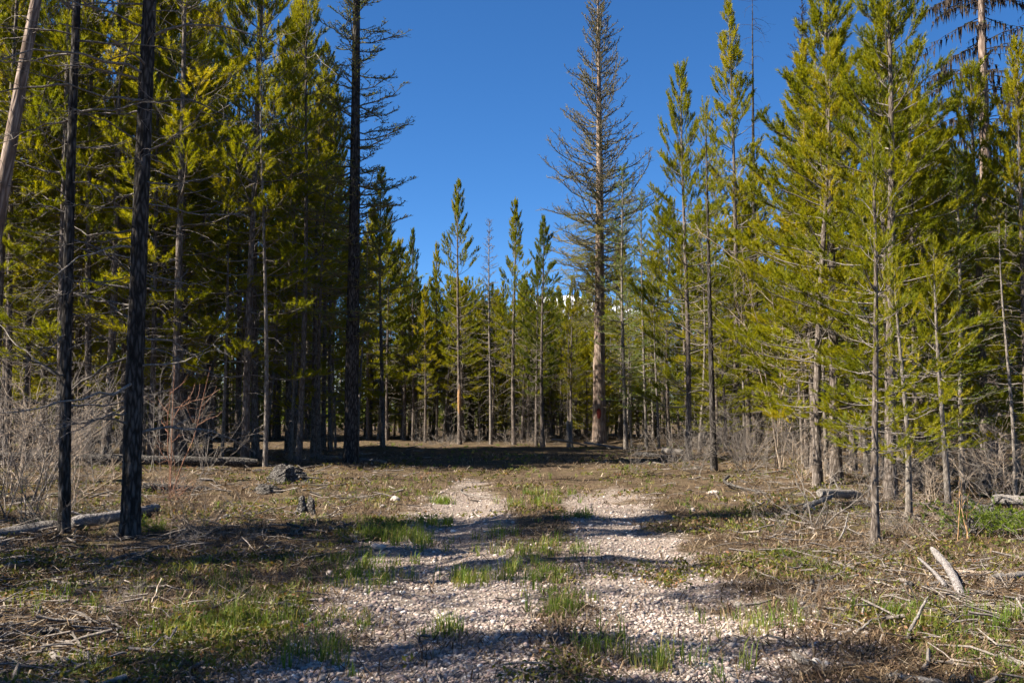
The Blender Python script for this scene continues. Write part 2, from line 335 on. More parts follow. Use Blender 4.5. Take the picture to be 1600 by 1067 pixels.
def brushes(mb, O, D, L, m, nl, nw, rg, a0=0.45, a1=1.0, tint=None):
    """needles set round shoots: O origins, D directions, L lengths"""
    O = np.asarray(O, float); D = norm(np.asarray(D, float)); L = np.asarray(L, float); n = len(O)
    ref = np.where(np.abs(D[:, 2:3]) > 0.9, np.array([[1.0, 0, 0]]), np.array([[0, 0, 1.0]]))
    U = norm(np.cross(D, ref)); W = np.cross(D, U)
    t = rg.uniform(0.0, 1.0, (n, m)); ph = rg.uniform(0, 2 * math.pi, (n, m))
    al = rg.uniform(a0, a1, (n, m)) * (1.1 - 0.45 * t); ln = nl * rg.uniform(0.7, 1.2, (n, m))
    B = O[:, None] + D[:, None] * (L[:, None] * t)[..., None]
    ND = np.cos(al)[..., None] * D[:, None] + np.sin(al)[..., None] * (np.cos(ph)[..., None] * U[:, None] + np.sin(ph)[..., None] * W[:, None])
    S = norm(np.cross(ND, norm(rg.normal(size=(n, m, 3))))) * (nw / 2)
    V = np.stack([B - S, B + S, B + ND * ln[..., None]], 2).reshape(-1, 3)
    ti = (rg.normal(0.5, 0.14, (n, 1)) if tint is None else np.asarray(tint)[:, None]) + rg.normal(0, 0.09, (n, m))
    mb.tris(V, np.arange(len(V)).reshape(-1, 3), np.clip(ti, 0, 1).ravel())
def trunk_line(H, wander, rd, k=14, lean=(0, 0)):
    z = np.linspace(-0.12, H, k); ph = rd.uniform(0, 6.28); am = wander
    x = am * np.sin(z / H * rd.uniform(2.5, 5) + ph) - am * math.sin(ph); y = am * np.sin(z / H * rd.uniform(2.5, 5) + ph * 1.7) - am * math.sin(ph * 1.7)
    return np.stack([x + lean[0] * z, y + lean[1] * z, z], 1)
def trunk_mesh(name, P, r0, mat, sides=9, flare=0.35, rough=0.0, tip=0.006, sub=1, rg=None, pw=0.85):
    k = len(P)
    if sub > 1:
        u = np.linspace(0, 1, (k - 1) * sub + 1); u0 = np.linspace(0, 1, k)
        P = np.stack([np.interp(u, u0, P[:, i]) for i in range(3)], 1); k = len(P)
    t = np.linspace(0, 1, k); rad = r0 * (1 - t) ** pw * (1 + flare * np.exp(-(P[:, 2] + 0.1) / 0.25)) + tip
    mb = MB(); mb.tubes(P[None], rad[None], sides)
    if rough:
        V = mb.v[0].reshape(k, sides, 3); n = V - P[:, None]
        h = rg.normal(0, 1, (k, sides)); h = 0.5 * h + 0.25 * np.roll(h, 1, 0) + 0.25 * np.roll(h, 2, 0)
        mb.v[0] = (V + n * (h * rough)[..., None]).reshape(-1, 3).astype(np.float32)
    return mb.mesh(name, mat)
def tpos(P, z):
    return np.array([np.interp(z, P[:, 2], P[:, 0]), np.interp(z, P[:, 2], P[:, 1]), z])
def dead_branches(tw, P, z0, z1, L0, L1, step, rd, curl=1.0, twigs=3, r=0.008):
    z = z0
    while z < z1:
        z += step * rd.uniform(0.5, 1.5)
        for _ in range(rd.choice((1, 2, 2, 3))):
            L = rd.uniform(L0, L1) * (0.55 + 0.45 * min(1, (z - z0) / max(0.1, z1 - z0) + 0.3)); az = rd.uniform(0, 6.28)
            C = curve(tpos(P, z), az, rd.uniform(-0.1, 0.5) * 1, rd.uniform(-1.3, -0.2) * curl, L, 6, 0.14, rd)
            tint = rd.uniform(0.3, 0.75)
            tw.add(C, r * (0.6 + 0.5 * L), r * 0.3, tint)
            for _ in range(rd.randint(0, twigs) + (1 if L > 0.7 else 0)):
                p, d = along(C, rd.uniform(0.25, 0.95))
                tw.add(curve(p, az + rd.choice((-1, 1)) * rd.uniform(0.4, 1.2), rd.uniform(-0.5, 0.5), rd.uniform(-1.2, 0.3) * curl, L * rd.uniform(0.2, 0.5), 4, 0.2, rd), r * 0.45, r * 0.22, tint)

def pine(seed, H, cb, Rm, r0, barkm='bark', needle='pine', dead=(0.4, 0.9, 0.22, 1.0), m=56, full=1.0, nl=0.065, nw=0.0075, wob=0.06, spacing=0.36, lowdens=1.0, upsweep=0.0):
    rd = random.Random(seed); rg = np.random.default_rng(seed)
    P = trunk_line(H, wob, rd); tw = Tw(); dw = Tw(); O = []; D = []; L_ = []; TI = []
    z = cb * H
    while z < H - 0.12:
        u = (H - z) / (H - cb * H)
        prof = min(1.0, 1.25 * u ** 0.75) * (1.0 if u < 0.75 else 1.0 - 0.5 * (u - 0.75) / 0.25 * (1 - 0.6 * (cb < 0.25)))
        nb = rd.choice((3, 4, 4, 5)) if u > 0.12 else 3
        if u > 0.7: nb = max(2, int(nb * lowdens))
        a0 = rd.uniform(0, 6.28)
        for b in range(nb):
            az = a0 + b * 6.283 / nb + rd.gauss(0, 0.35)
            L = Rm * prof * rd.uniform(0.55, 1.2) + 0.08
            if rd.random() < 0.06: continue
            e0 = 0.95 * (1 - u) ** 1.3 + 0.10 * rd.gauss(0, 1) + 0.05 + upsweep
            C = curve(tpos(P, z + rd.uniform(-0.06, 0.06)), az, e0 - 0.18 * (u > 0.4), e0 + 0.45, L, 6, 0.09, rd)
            tw.add(C, 0.004 + 0.010 * L, 0.003, rd.uniform(0.3, 0.7))
            bt = rd.gauss(0.5, 0.13) + 0.10 * (1 - u)
            s = 0.22 + 0.2 * (L > 0.9) + 0.1 * rd.random(); stp = 0.085 / max(L, 0.2) / full
            side = 1
            while s < 0.97:
                p, d = along(C, s); side = -side
                ang = side * rd.uniform(0.5, 1.05); ca, sa = math.cos(ang), math.sin(ang)
                sd = norm(np.array([d[0] * ca - d[1] * sa, d[0] * sa + d[1] * ca, d[2] + rd.uniform(0.0, 0.55)]))
                bl = max(0.0, (1 - s) * L * rd.uniform(0.1, 0.55)); sl_ = rd.uniform(0.13, 0.26)
                if bl > 0.07:
                    tw.add(np.array([p, p + sd * bl * 0.5, p + sd * bl + np.array([0, 0, 0.1 * bl])]), 0.004, 0.003, 0.5)
                    if bl > 0.22:
                        q = p + sd * bl * 0.55; O.append(q); D.append(norm(sd + np.array([rd.gauss(0, .5), rd.gauss(0, .5), 0.5]))); L_.append(sl_ * 0.9); TI.append(bt)
                O.append(p + sd * bl); D.append(norm(sd + np.array([0, 0, 0.25]))); L_.append(sl_); TI.append(bt + rd.gauss(0, 0.08))
                s += stp * rd.uniform(0.7, 1.4)
            p, d = along(C, 0.97); O.append(p - d * 0.05); D.append(d); L_.append(rd.uniform(0.2, 0.34)); TI.append(bt + 0.1)
        z += spacing * rd.uniform(0.75, 1.25) * (0.55 + 0.45 * min(1, u * 2.2))
    top = tpos(P, H); O += [top - np.array([0, 0, 0.3]), top - np.array([0, 0, .55])]; D += [np.array([0.02, 0, 1.0])] * 2; L_ += [0.4, 0.3]; TI += [0.6, 0.5]
    if dead: dead_branches(dw, P, 0.25, cb * H + 0.25 * H * (1 - cb), dead[0], dead[1], dead[2], rd, dead[3])
    b1 = MB(); tw.into(b1, 3); b2 = MB(); brushes(b2, O, D, L_, m, nl, nw, rg, tint=np.array(TI))
    parts = [('trunk', trunk_mesh('pine trunk', P, r0, M[barkm])), ('branches', b1.mesh('pine branches', M['twig'])), ('crown', b2.mesh('pine needles', M[needle], False))]
    if dw.d: b3 = MB(); dw.into(b3, 3); parts.append(('dead_branches', b3.mesh('dead branches', M['twig_dead'])))
    return parts
def larch(seed, H, cb, Rm, r0, barkm='bark_larch', green=0.0, up=1.0, spacing=0.30, nbr=5, sub=13, ter=3, tip=0.0075, wob=0.05, twigm='twig_larch', full_r=1.0, needle='larch', rough=0.06, nl=0.035, dead=None, nw=0.006, sides=14):
    rd = random.Random(seed); rg = np.random.default_rng(seed)
    P = trunk_line(H, wob, rd); tw = Tw(); fine = Tw(); O = []; D = []; L_ = []
    z = cb * H
    while z < H - 0.1:
        u = (H - z) / (H - cb * H); prof = min(1.0, 1.15 * u ** 0.8) * (1.0 if u < 0.8 else 1 - 0.45 * (u - 0.8) / 0.2)
        a0 = rd.uniform(0, 6.28)
        for b in range(nbr):
            az = a0 + b * 6.283 / nbr + rd.gauss(0, 0.4); L = Rm * prof * rd.uniform(0.35, 1.15) + 0.1
            e0 = 0.55 * (1 - u) + rd.gauss(0.0, 0.2) - 0.18 * u; e1 = e0 + up * rd.uniform(0.5, 1.0)
            C = curve(tpos(P, z + rd.uniform(-.1, .1)), az, e0, e1, L, 8, 0.12, rd)
            tw.add(C, 0.006 + 0.011 * L, tip * 0.8, rd.uniform(0.35, 0.65))
            ns = int(sub * min(1, L / Rm + 0.25))
            for j in range(ns):
                s = 0.12 + 0.86 * (j + rd.random()) / ns; p, d = along(C, s)
                a2 = math.atan2(d[1], d[0]) + (1 if j % 2 else -1) * rd.uniform(0.5, 1.1); e = math.asin(max(-1, min(1, d[2])))
                l2 = L * rd.uniform(0.12, 0.3) * (1.15 - 0.75 * s) + 0.06
                C2 = curve(p, a2, e + rd.uniform(-0.35, 0.45), e + rd.uniform(0.1, 0.9) * up, l2, 4, 0.14, rd)
                fine.add(C2, tip, tip * 0.6, rd.uniform(0.35, 0.65))
                if green:
                    for q in np.arange(0.1, 1.0, green / max(l2, .1)): p2, d2 = along(C2, q); O.append(p2); D.append(np.array([rd.gauss(0, .5), rd.gauss(0, .5), 1])); L_.append(0.012)
                for _ in range(ter if l2 > 0.12 else 1):
                    p2, d2 = along(C2, rd.uniform(0.15, 0.95)); a3 = math.atan2(d2[1], d2[0]) + rd.choice((-1, 1)) * rd.uniform(0.4, 1.2)
                    l3 = max(0.05, l2 * rd.uniform(0.25, 0.6)); C3 = curve(p2, a3, rd.uniform(-0.3, 0.8), rd.uniform(0.2, 1.1) * up, l3, 3, 0.15, rd)
                    fine.add(C3, tip * 0.75, tip * 0.5, rd.uniform(0.35, 0.65))
                    if green:
                        for q in np.arange(0.15, 1.0, green / max(l3, .1)): p3, d3 = along(C3, q); O.append(p3); D.append(np.array([rd.gauss(0, .5), rd.gauss(0, .5), 1])); L_.append(0.012)
            if green:
                for q in np.arange(0.15, 1.0, green / max(L, .1)): p3, d3 = along(C, q); O.append(p3); D.append(np.array([rd.gauss(0, .5), rd.gauss(0, .5), 1])); L_.append(0.012)
        z += spacing * rd.uniform(0.7, 1.3) * (0.5 + 0.5 * min(1, u * 2))
    b1 = MB(); tw.into(b1, 4); fine.into(b1, 3)
    parts = [('trunk', trunk_mesh('larch trunk', P, r0, M[barkm], sides, 0.35, rough, 0.008, 6 if rough else 1, rg)), ('branches', b1.mesh('larch branches', M[twigm]))]
    if O:
        b2 = MB(); brushes(b2, O, D, L_, 9, nl, nw, rg, 0.7, 1.5); parts.append(('crown', b2.mesh('larch needles', M[needle], False)))
    if dead:
        dw = Tw(); dead_branches(dw, P, 0.6, cb * H, dead[0], dead[1], dead[2], rd, dead[3]); b3 = MB(); dw.into(b3, 3); parts.append(('dead_branches', b3.mesh('dead branches', M['twig_dead'])))
    return parts
def pole(seed, H, r0, barkm, dead=(0.3, 0.8, 0.2, 1.0), wob=0.08, twigm='twig_dead', z0=0.4):
    rd = random.Random(seed); P = trunk_line(H, wob, rd); dw = Tw(); dead_branches(dw, P, z0, H * 0.97, *dead[:3], rd, dead[3])
    b = MB(); dw.into(b, 3)
    return [('trunk', trunk_mesh('dead stem', P, r0, M[barkm], 8, 0.25)), ('dead_branches', b.mesh('dead branches', M[twigm]))]
def shrub(seed, n, H, spread, r0, mat, side=6, sub=2, el=(1.1, 1.5)):
    rd = random.Random(seed); parts = []
    for i in range(n):
        tw = Tw(); az = rd.uniform(0, 6.28); e = rd.uniform(*el); L = H * rd.uniform(0.6, 1.1)
        C = curve((rd.gauss(0, spread * 0.15), rd.gauss(0, spread * 0.15), -0.05), az, e, e + rd.uniform(-0.3, 0.25), L, 8, 0.10, rd); ti = rd.uniform(0.3, 0.75)
        tw.add(C, r0 * rd.uniform(0.6, 1.1), r0 * 0.25, ti)
        for j in range(side):
            p, d = along(C, rd.uniform(0.2, 0.97)); a2 = math.atan2(d[1], d[0]) + rd.uniform(-2, 2); l2 = L * rd.uniform(0.1, 0.38)
            C2 = curve(p, a2, rd.uniform(0.2, 1.1), rd.uniform(0.3, 1.3), l2, 6, 0.16, rd); tw.add(C2, r0 * 0.4, r0 * 0.18, ti)
            for _ in range(sub):
                p2, d2 = along(C2, rd.uniform(0.2, 0.95)); tw.add(curve(p2, a2 + rd.uniform(-1.3, 1.3), rd.uniform(-0.2, 1.0), rd.uniform(0, 1.2), l2 * rd.uniform(0.2, 0.6), 4, 0.2, rd), r0 * 0.24, r0 * 0.12, ti)
        b = MB(); tw.into(b, 4); parts.append(('stem', b.mesh('shrub stem', M[mat])))
    return parts

def plant(name, parts, x, y, label, cat, group=None, s=1.0, rz=0.0, lean=(0, 0), sz=None, dz=0.0):
    e = bpy.data.objects.new(name, None); COL.objects.link(e); e.empty_display_size = 0.3
    e.location = (x, y, float(terrain(x, y)) + dz - 0.02); e.rotation_euler = (lean[1], lean[0], rz) if (lean[0] or lean[1]) else (0, 0, rz)
    e.scale = (s, s, sz or s)
    for pn, me in parts:
        o = link(pn, me, e)
        if pn in ('branches', 'crown', 'dead_branches', 'lichen'): o['kind'] = 'stuff'
    tag(e, label, cat, group); return e

# ------------------------------------------------------------------ tree kinds
STAND = [pine(101 + i, 12.5, (0.20, 0.30, 0.15, 0.36)[i], (1.5, 1.4, 1.6, 1.4)[i], 0.072, dead=(0.4, 1.2, 0.20, 1.0), full=1.55, m=60, nl=0.078, nw=0.010, spacing=0.33, lowdens=0.6) for i in range(4)]
OPEN = [pine(201 + i, 9.5, (0.12, 0.17, 0.14)[i], (1.5, 1.4, 1.6)[i], 0.075, full=1.75, nl=0.078, nw=0.010, spacing=0.31, dead=(0.3, 0.8, 0.25, 0.8), lowdens=0.7, m=60) for i in range(3)]
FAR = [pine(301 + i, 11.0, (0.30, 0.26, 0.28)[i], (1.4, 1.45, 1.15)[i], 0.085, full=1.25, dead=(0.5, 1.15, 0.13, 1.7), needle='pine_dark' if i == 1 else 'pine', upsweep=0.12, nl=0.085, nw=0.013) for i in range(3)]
THIN = [pine(401 + i, 8.0, (0.5, 0.6)[i], 0.85, 0.04, full=1.2, barkm='bark_grey', dead=(0.3, 0.8, 0.17, 0.9), wob=0.1) for i in range(2)]
SNAG = [pole(501 + i, 7.5, 0.035, 'bark_grey', (0.25, 0.75, 0.16, 1.0)) for i in range(3)]
YLARCH = [larch(601 + i, 8.5, 0.16, 1.05, 0.05, 'bark_grey', green=0.055, up=0.6, spacing=0.28, nbr=4, sub=9, ter=1, tip=0.004, twigm='twig', rough=0, sides=8) for i in range(2)]
HVAR = {'stand': 12.5, 'open': 9.5, 'far': 11.0, 'thin': 8.0, 'snag': 7.5, 'ylarch': 8.5}
LIB = {'stand': STAND, 'open': OPEN, 'far': FAR, 'thin': THIN, 'snag': SNAG, 'ylarch': YLARCH}
CATN = {'stand': 'pine_tree', 'open': 'pine_tree', 'far': 'pine_tree', 'thin': 'pine_tree', 'snag': 'dead_tree', 'ylarch': 'larch_tree'}
CATC = {'pine_tree': 'pine tree', 'dead_tree': 'dead tree', 'larch_tree': 'larch tree'}
def hgt(Y, py): return CAMH + (HOR - py) / F * Y
taken = []; DUP = {}
def tree(kind, i, x, y, H, label, group=None, rz=None, wide=1.0, lean=(0, 0)):
    parts = LIB[kind][i % len(LIB[kind])]; sz = H / HVAR[kind]; s = sz ** 0.6 * wide * 1.05
    taken.append((x, y)); nm = CATN[kind]
    return plant(nm, parts, x, y, label, CATC[nm], group, s, random.uniform(0, 6.28) if rz is None else rz, lean, sz)
def treepx(kind, i, px, base, top, label, wide=1.0, lean=(0, 0), rz=None, group=None):
    x, y = G(px, base); return tree(kind, i, x, y, hgt(y, top), label, group, rz, wide, lean)

# ------------------------------------------------------------------ single trees, left side
def near_pine(seed, px, base, dia, H, label, nbr, zlo, zhi, Lb, lean, crown_cb):
    rd = random.Random(seed); rg = np.random.default_rng(seed); x, y = G(px, base)
    e = bpy.data.objects.new('pine_tree', None); COL.objects.link(e); e.location = (x, y, float(terrain(x, y)) - 0.03); tag(e, label, 'pine tree'); taken.append((x, y))
    P = trunk_line(H, 0.05, rd, 18, lean)
    link('trunk', trunk_mesh('near trunk', P, dia / 2, M['bark_dark'], 26, 0.30, 0.055, 0.01, 14, rg, 0.55), e)
    for i in range(nbr):                                     # each bare branch is a part
        z = zlo + (zhi - zlo) * (i + rd.random()) / nbr; tw = Tw(); az = rd.choice((0.0, math.pi)) + rd.gauss(0, 0.75); L = Lb * rd.uniform(0.35, 1.1)
        e0 = rd.uniform(-0.25, 0.35); C = curve(tpos(P, z), az, e0, e0 + rd.uniform(-0.9, 0.5), L, 10, 0.13, rd); ti = rd.uniform(0.2, 0.8)
        tw.add(C, 0.006 + 0.006 * L, 0.0025, ti)
        for _ in range(rd.randint(3, 7)):
            p, d = along(C, rd.uniform(0.2, 0.95)); a2 = math.atan2(d[1], d[0]) + rd.choice((-1, 1)) * rd.uniform(0.3, 1.1)
            C2 = curve(p, a2, rd.uniform(-0.6, 0.6), rd.uniform(-1.0, 0.7), L * rd.uniform(0.12, 0.42), 6, 0.2, rd); tw.add(C2, 0.0045, 0.002, ti)
            for _ in range(rd.randint(0, 3)): p3, d3 = along(C2, rd.random()); tw.add(curve(p3, a2 + rd.uniform(-1, 1), rd.uniform(-.8, .6), rd.uniform(-.8, .6), L * rd.uniform(0.06, 0.18), 4, 0.2, rd), 0.003, 0.0016, ti)
        b = MB(); tw.into(b, 5); link('dead_branch', b.mesh('dead branch', M['twig_dead' if rd.random() < 0.35 else 'twig']), e)
    O, D, L_ = [], [], []; tw = Tw(); z = crown_cb
    while z < H - 0.2:
        for b_ in range(4):
            u = (H - z) / (H - crown_cb); C = curve(tpos(P, z), rd.uniform(0, 6.28), 0.7 * (1 - u), 0.7 * (1 - u) + 0.4, (0.3 + 0.9 * min(1, 1.3 * u)) * rd.uniform(0.6, 1.1), 6, 0.1, rd); tw.add(C, 0.012, 0.003)
            for s in np.arange(0.3, 1, 0.09): p, d = along(C, s); O.append(p); D.append(norm(d + rg.normal(0, 0.5, 3) + [0, 0, .3])); L_.append(0.24)
        z += 0.32
    b = MB(); tw.into(b, 3); tag(link('branches', b.mesh('live branches', M['twig']), e), kind='stuff')
    b = MB(); brushes(b, O, D, L_, 48, 0.065, 0.0075, rg); tag(link('crown', b.mesh('pine needles', M['pine'], False), e), kind='stuff')
    return e
near_pine(11, 203, 838, 0.205, 13.0, 'thick dark shaded pine trunk with long bare branches, nearest on the left side', 52, 1.2, 8.2, 2.3, (0.012, 0.01), 8.0)
near_pine(12, 100, 838, 0.118, 11.0, 'slim dark shaded pine trunk just left of the thick one by the pale log', 34, 1.5, 8.0, 1.6, (-0.006, 0.0), 7.6)

# leaning pale trunk cut by the left edge of the photograph
lean_parts = larch(71, 17, 0.55, 1.4, 0.185, 'bark_larch', green=0.0, sub=6, ter=1, spacing=0.6, nbr=3, dead=(0.5, 1.3, 0.5, 0.8), rough=0.05)
xl, yl = at(-74, 19.5)[0], 19.5
plant('larch_tree', lean_parts, xl, yl, 'leaning pale-barked trunk cut by the left edge of the picture', 'larch tree', lean=(R(8.5), 0)); taken.append((xl, yl))
# the big bare larch on the left
def budded_larch():
    return larch(72, 21, 0.16, 2.0, 0.20, 'bark_dark', green=0.16, up=0.55, spacing=0.34, nbr=4, sub=16, ter=3, tip=0.009, twigm='twig_larch', nl=0.03, needle='larch', nw=0.010, rough=0.05)
x4, y4 = G(548, 727)
plant('larch_tree', budded_larch(), x4, y4, 'tall dark larch with bare budding twigs standing against the sky, left of the clearing', 'larch tree', rz=0.6); taken.append((x4, y4))
treepx('stand', 0, 505, 705, 60, 'pine with pale lower trunk, left of the pair behind the tall dark larch')
treepx('stand', 2, 516, 706, 130, 'pine with pale lower trunk, right of the pair behind the tall dark larch')
treepx('stand', 1, 370, 714, -120, 'pine with straight thick dark trunk behind the reddish bare stems')
treepx('stand', 3, 462, 707, -40, 'pine with grey scaly trunk seen above the sunlit grass gap')
treepx('ylarch', 1, 398, 716, 445, 'thin young larch with sparse green sprays in front of the dark left stand', 0.8)
treepx('open', 1, 598, 703, 268, 'dark green pine directly behind the twigs of the tall left larch')

# ------------------------------------------------------------------ single trees, far end of the clearing
tallest = treepx('far', 0, 718, 694, 279, 'tallest conical pine in the middle, orange patch low on its trunk')
treepx('far', 2, 803, 696, 308, 'narrow conical pine second tallest at the far end of the clearing')
treepx('far', 1, 848, 698, 340, 'dark conical pine standing right of the second tallest')
treepx('far', 1, 838, 697, 400, 'small pine tucked between two taller conical pines', 0.8)
treepx('far', 2, 664, 692, 445, 'pale thin trunked pine with curly dead lower branches left of the tallest', 0.9)
treepx('far', 1, 645, 690, 360, 'slim pine with spaced branches poking above the far left treetops', 0.75)
treepx('far', 2, 682, 689, 378, 'short pine top beside the tallest conical pine on its left', 0.8)
treepx('far', 0, 893, 693, 430, 'pine left of the reddish big larch trunk at the far end', 0.9)
barel = larch(73, 10.5, 0.35, 0.85, 0.06, 'bark_grey', up=0.5, spacing=0.25, nbr=4, sub=7, ter=1, tip=0.006, rough=0, sides=8, twigm='twig', dead=(0.4, 0.9, 0.2, 1.5))
xb, yb = G(767, 695); plant('larch_tree', barel, xb, yb, 'thin bare leafless larch right of the tallest conical pine', 'larch tree', sz=hgt(yb, 338) / 10.5); taken.append((xb, yb))
# orange scar on the tallest pine's trunk
def scar(px, py, Y, hgt_, wid, mat, name, parent, r):
    p = at(px, Y, py); b = MB(); a = np.linspace(-1.15, 1.15, 7) - math.pi / 2 + 0.1
    zs = np.linspace(-hgt_ / 2, hgt_ / 2, 9); V = []
    for i, z in enumerate(zs):
        sq = math.sqrt(max(0.05, 1 - (z / hgt_ * 2) ** 2))
        for t in (a + math.pi / 2) * sq * wid - math.pi / 2: V.append((math.cos(t) * r, math.sin(t) * r, z))
    V = np.array(V) + rng.normal(0, 0.004, (len(V), 3)); i = np.arange(63).reshape(9, 7)
    b.quads(V, np.stack([i[:-1, :-1], i[:-1, 1:], i[1:, 1:], i[1:, :-1]], -1).reshape(-1, 4))
    o = link(name, b.mesh(name, mat)); return o, p

def orange_patch(t):
    sz = t.scale[2]; zl = 2.0 / sz; me = FAR[0][0][1]; co = np.array([v.co[:] for v in me.vertices]); zz = np.unique(co[:, 2].round(1))
    rings = co.reshape(14, 9, 3).mean(axis=1)
    cx_, cy_ = np.interp(zl, rings[:, 2], rings[:, 0]), np.interp(zl, rings[:, 2], rings[:, 1])
    o, _ = scar(718, 610, t.location.y, 1.3 / sz, 1.0, M['bark_orange'], 'bare_patch', None, 0.084)
    o.parent = t; o.location = (cx_, cy_, zl); o.rotation_euler.z = -t.rotation_euler.z; o['label'] = 'orange patch of bare wood low on the trunk'
orange_patch(tallest)

# ------------------------------------------------------------------ single trees, right side
big = larch(74, 21.6, 0.30, 3.4, 0.29, 'bark_larch', green=0.0, up=0.85, spacing=0.30, nbr=5, sub=17, ter=3, tip=0.0135, rough=0.05, dead=(0.6, 1.5, 0.45, 0.5), sides=22)
def needled_boughs(seed, z0, z1, Rm, n, needle, droop, trunkP):
    rd = random.Random(seed); rg = np.random.default_rng(seed); O = []; D = []; L_ = []; tw = Tw()
    for i in range(n):
        z = rd.uniform(z0, z1); az = rd.uniform(0, 6.28); L = Rm * rd.uniform(0.4, 1.1)
        C = curve(tpos(trunkP, z), az, rd.uniform(-0.2, 0.2), -droop + rd.uniform(-.2, .3), L, 7, 0.08, rd); tw.add(C, 0.014, 0.004)
        for s in np.arange(0.2, 1, 0.05):
            p, d = along(C, s)
            for sd in (-1, 1):
                a2 = math.atan2(d[1], d[0]) + sd * rd.uniform(0.5, 1.0); l2 = L * 0.3 * (1.1 - s) + 0.08; v = np.array([math.cos(a2), math.sin(a2), -0.2 + rd.gauss(0, .2)])
                tw.add(np.array([p, p + v * l2]), 0.004, 0.003)
                for q in np.arange(0.1, 1.01, 0.12 / l2): O.append(p + v * l2 * q); D.append(norm(v + rg.normal(0, .4, 3))); L_.append(0.10)
    b = MB(); tw.into(b, 3); c = MB(); brushes(c, O, D, L_, 16, 0.04, 0.008, rg)
    return [('branches', b.mesh('boughs', M['twig'])), ('crown', c.mesh('bough needles', M[needle], False))]
Pbig = np.stack([np.zeros(5), np.zeros(5), np.linspace(0, 22, 5)], 1)
xb, yb = G(936, 693)
bigt = plant('larch_tree', big + needled_boughs(75, 5.0, 11.0, 2.5, 52, 'pine', 0.2, Pbig), xb, yb, 'huge bare larch with reddish trunk and red paint mark right of the clearing', 'larch tree', rz=1.0); taken.append((xb, yb))
o, p = scar(936, 645, yb, 0.46, 0.30, None or bark_mat('red paint', (0.05, 0.012, 0.01), (0.15, 0.022, 0.016), (0.22, 0.06, 0.045), 30, 0.4, 0.9), 'paint_mark', None, 0.312)
o.location = (p[0] - xb, 0, p[2]); o.parent = bigt; o.location = (0, 0, p[2]); bigt_r = bigt.rotation_euler.z; o.rotation_euler.z = -bigt_r - 0.12
treepx('ylarch', 0, 978, 702, 250, 'tall young larch in fresh pale green needles right of the huge bare larch', 1.15)
treepx('ylarch', 1, 1010, 700, 290, 'slim pale green young larch behind the tallest fresh green one', 1.0)
treepx('open', 2, 1076, 722, 98, 'tall pine with spiky top and upswept boughs, alone against the sky right of centre', 0.95)
treepx('stand', 2, 1150, 706, -6, 'broad dense pine top reaching the upper frame right of the spiky pine', 1.2)
LIB['blackpole'] = [pine(85, 8.0, 0.62, 0.5, 0.075, barkm='bark_dark', dead=(0.3, 0.8, 0.2, 0.6), wob=0.05, lowdens=0.5)]; HVAR['blackpole'] = 8.0; CATN['blackpole'] = 'pine_tree'
treepx('blackpole', 0, 1116, 739, 160, 'black bare-looking pole pine leaning slightly in front of the right stand', 0.9, (0.012, 0))
snag_tall = pole(81, 16, 0.13, 'bark_dark', (0.3, 0.9, 0.2, 1.3), 0.05, 'lichen', 6)
xs_, ys_ = G(1187, 700); plant('dead_tree', snag_tall, xs_, ys_, 'tall dark dead spar with short lichen tufts rising out of the frame', 'dead tree', sz=1.15); taken.append((xs_, ys_))
dl = larch(76, 20, 0.45, 1.8, 0.17, 'bark_dark', up=0.7, spacing=0.3, nbr=4, sub=10, ter=2, tip=0.010, rough=0, twigm='lichen')
xd, yd = at(1268, 44)[0], 44; plant('larch_tree', dl, xd, yd, 'dark leafless larch behind the bright right-hand pines at the upper edge', 'larch tree'); taken.append((xd, yd))
treepx('open', 0, 1307, 757, -60, 'bright yellow-green pine with broad full crown right of the bare tan stems', 1.35)
treepx('open', 1, 1392, 782, -130, 'tall bright pine reaching out of the frame near the right side', 1.15)
treepx('open', 2, 1540, 772, 100, 'bright pointed pine with pale thin trunk below the mossy old tree', 1.1)
treepx('open', 0, 1612, 782, 60, 'full green pine cut by the right edge of the picture', 1.0)
treepx('open', 1, 1455, 762, 190, 'bushy bright pine between the two tallest ones at the right', 1.0)
treepx('open', 2, 1262, 738, 210, 'bushy bright pine just right of the bare tan stems', 0.9)
def sapling(seed, H, barkm): return pine(seed, H, 0.22, 0.55, 0.042, barkm=barkm, dead=(0.2, 0.6, 0.3, 0.4), full=0.75, spacing=0.34, wob=0.05)
xs_, ys_ = G(1368, 846); plant('pine_tree', sapling(82, 4.6, 'bark'), xs_, ys_, 'slender young pine standing alone in front at the right road edge', 'pine tree', rz=1.0); taken.append((xs_, ys_))
xs_, ys_ = G(1420, 812); plant('pine_tree', sapling(83, 3.4, 'bark_grey'), xs_, ys_, 'small grey-stemmed pine sapling right of the lone slender pine', 'pine tree', rz=2.0); taken.append((xs_, ys_))
xs_, ys_ = G(1482, 800); plant('pine_tree', sapling(86, 3.9, 'bark_grey'), xs_, ys_, 'young pine sapling in front of the burnt log at right', 'pine tree', rz=3.0); taken.append((xs_, ys_))

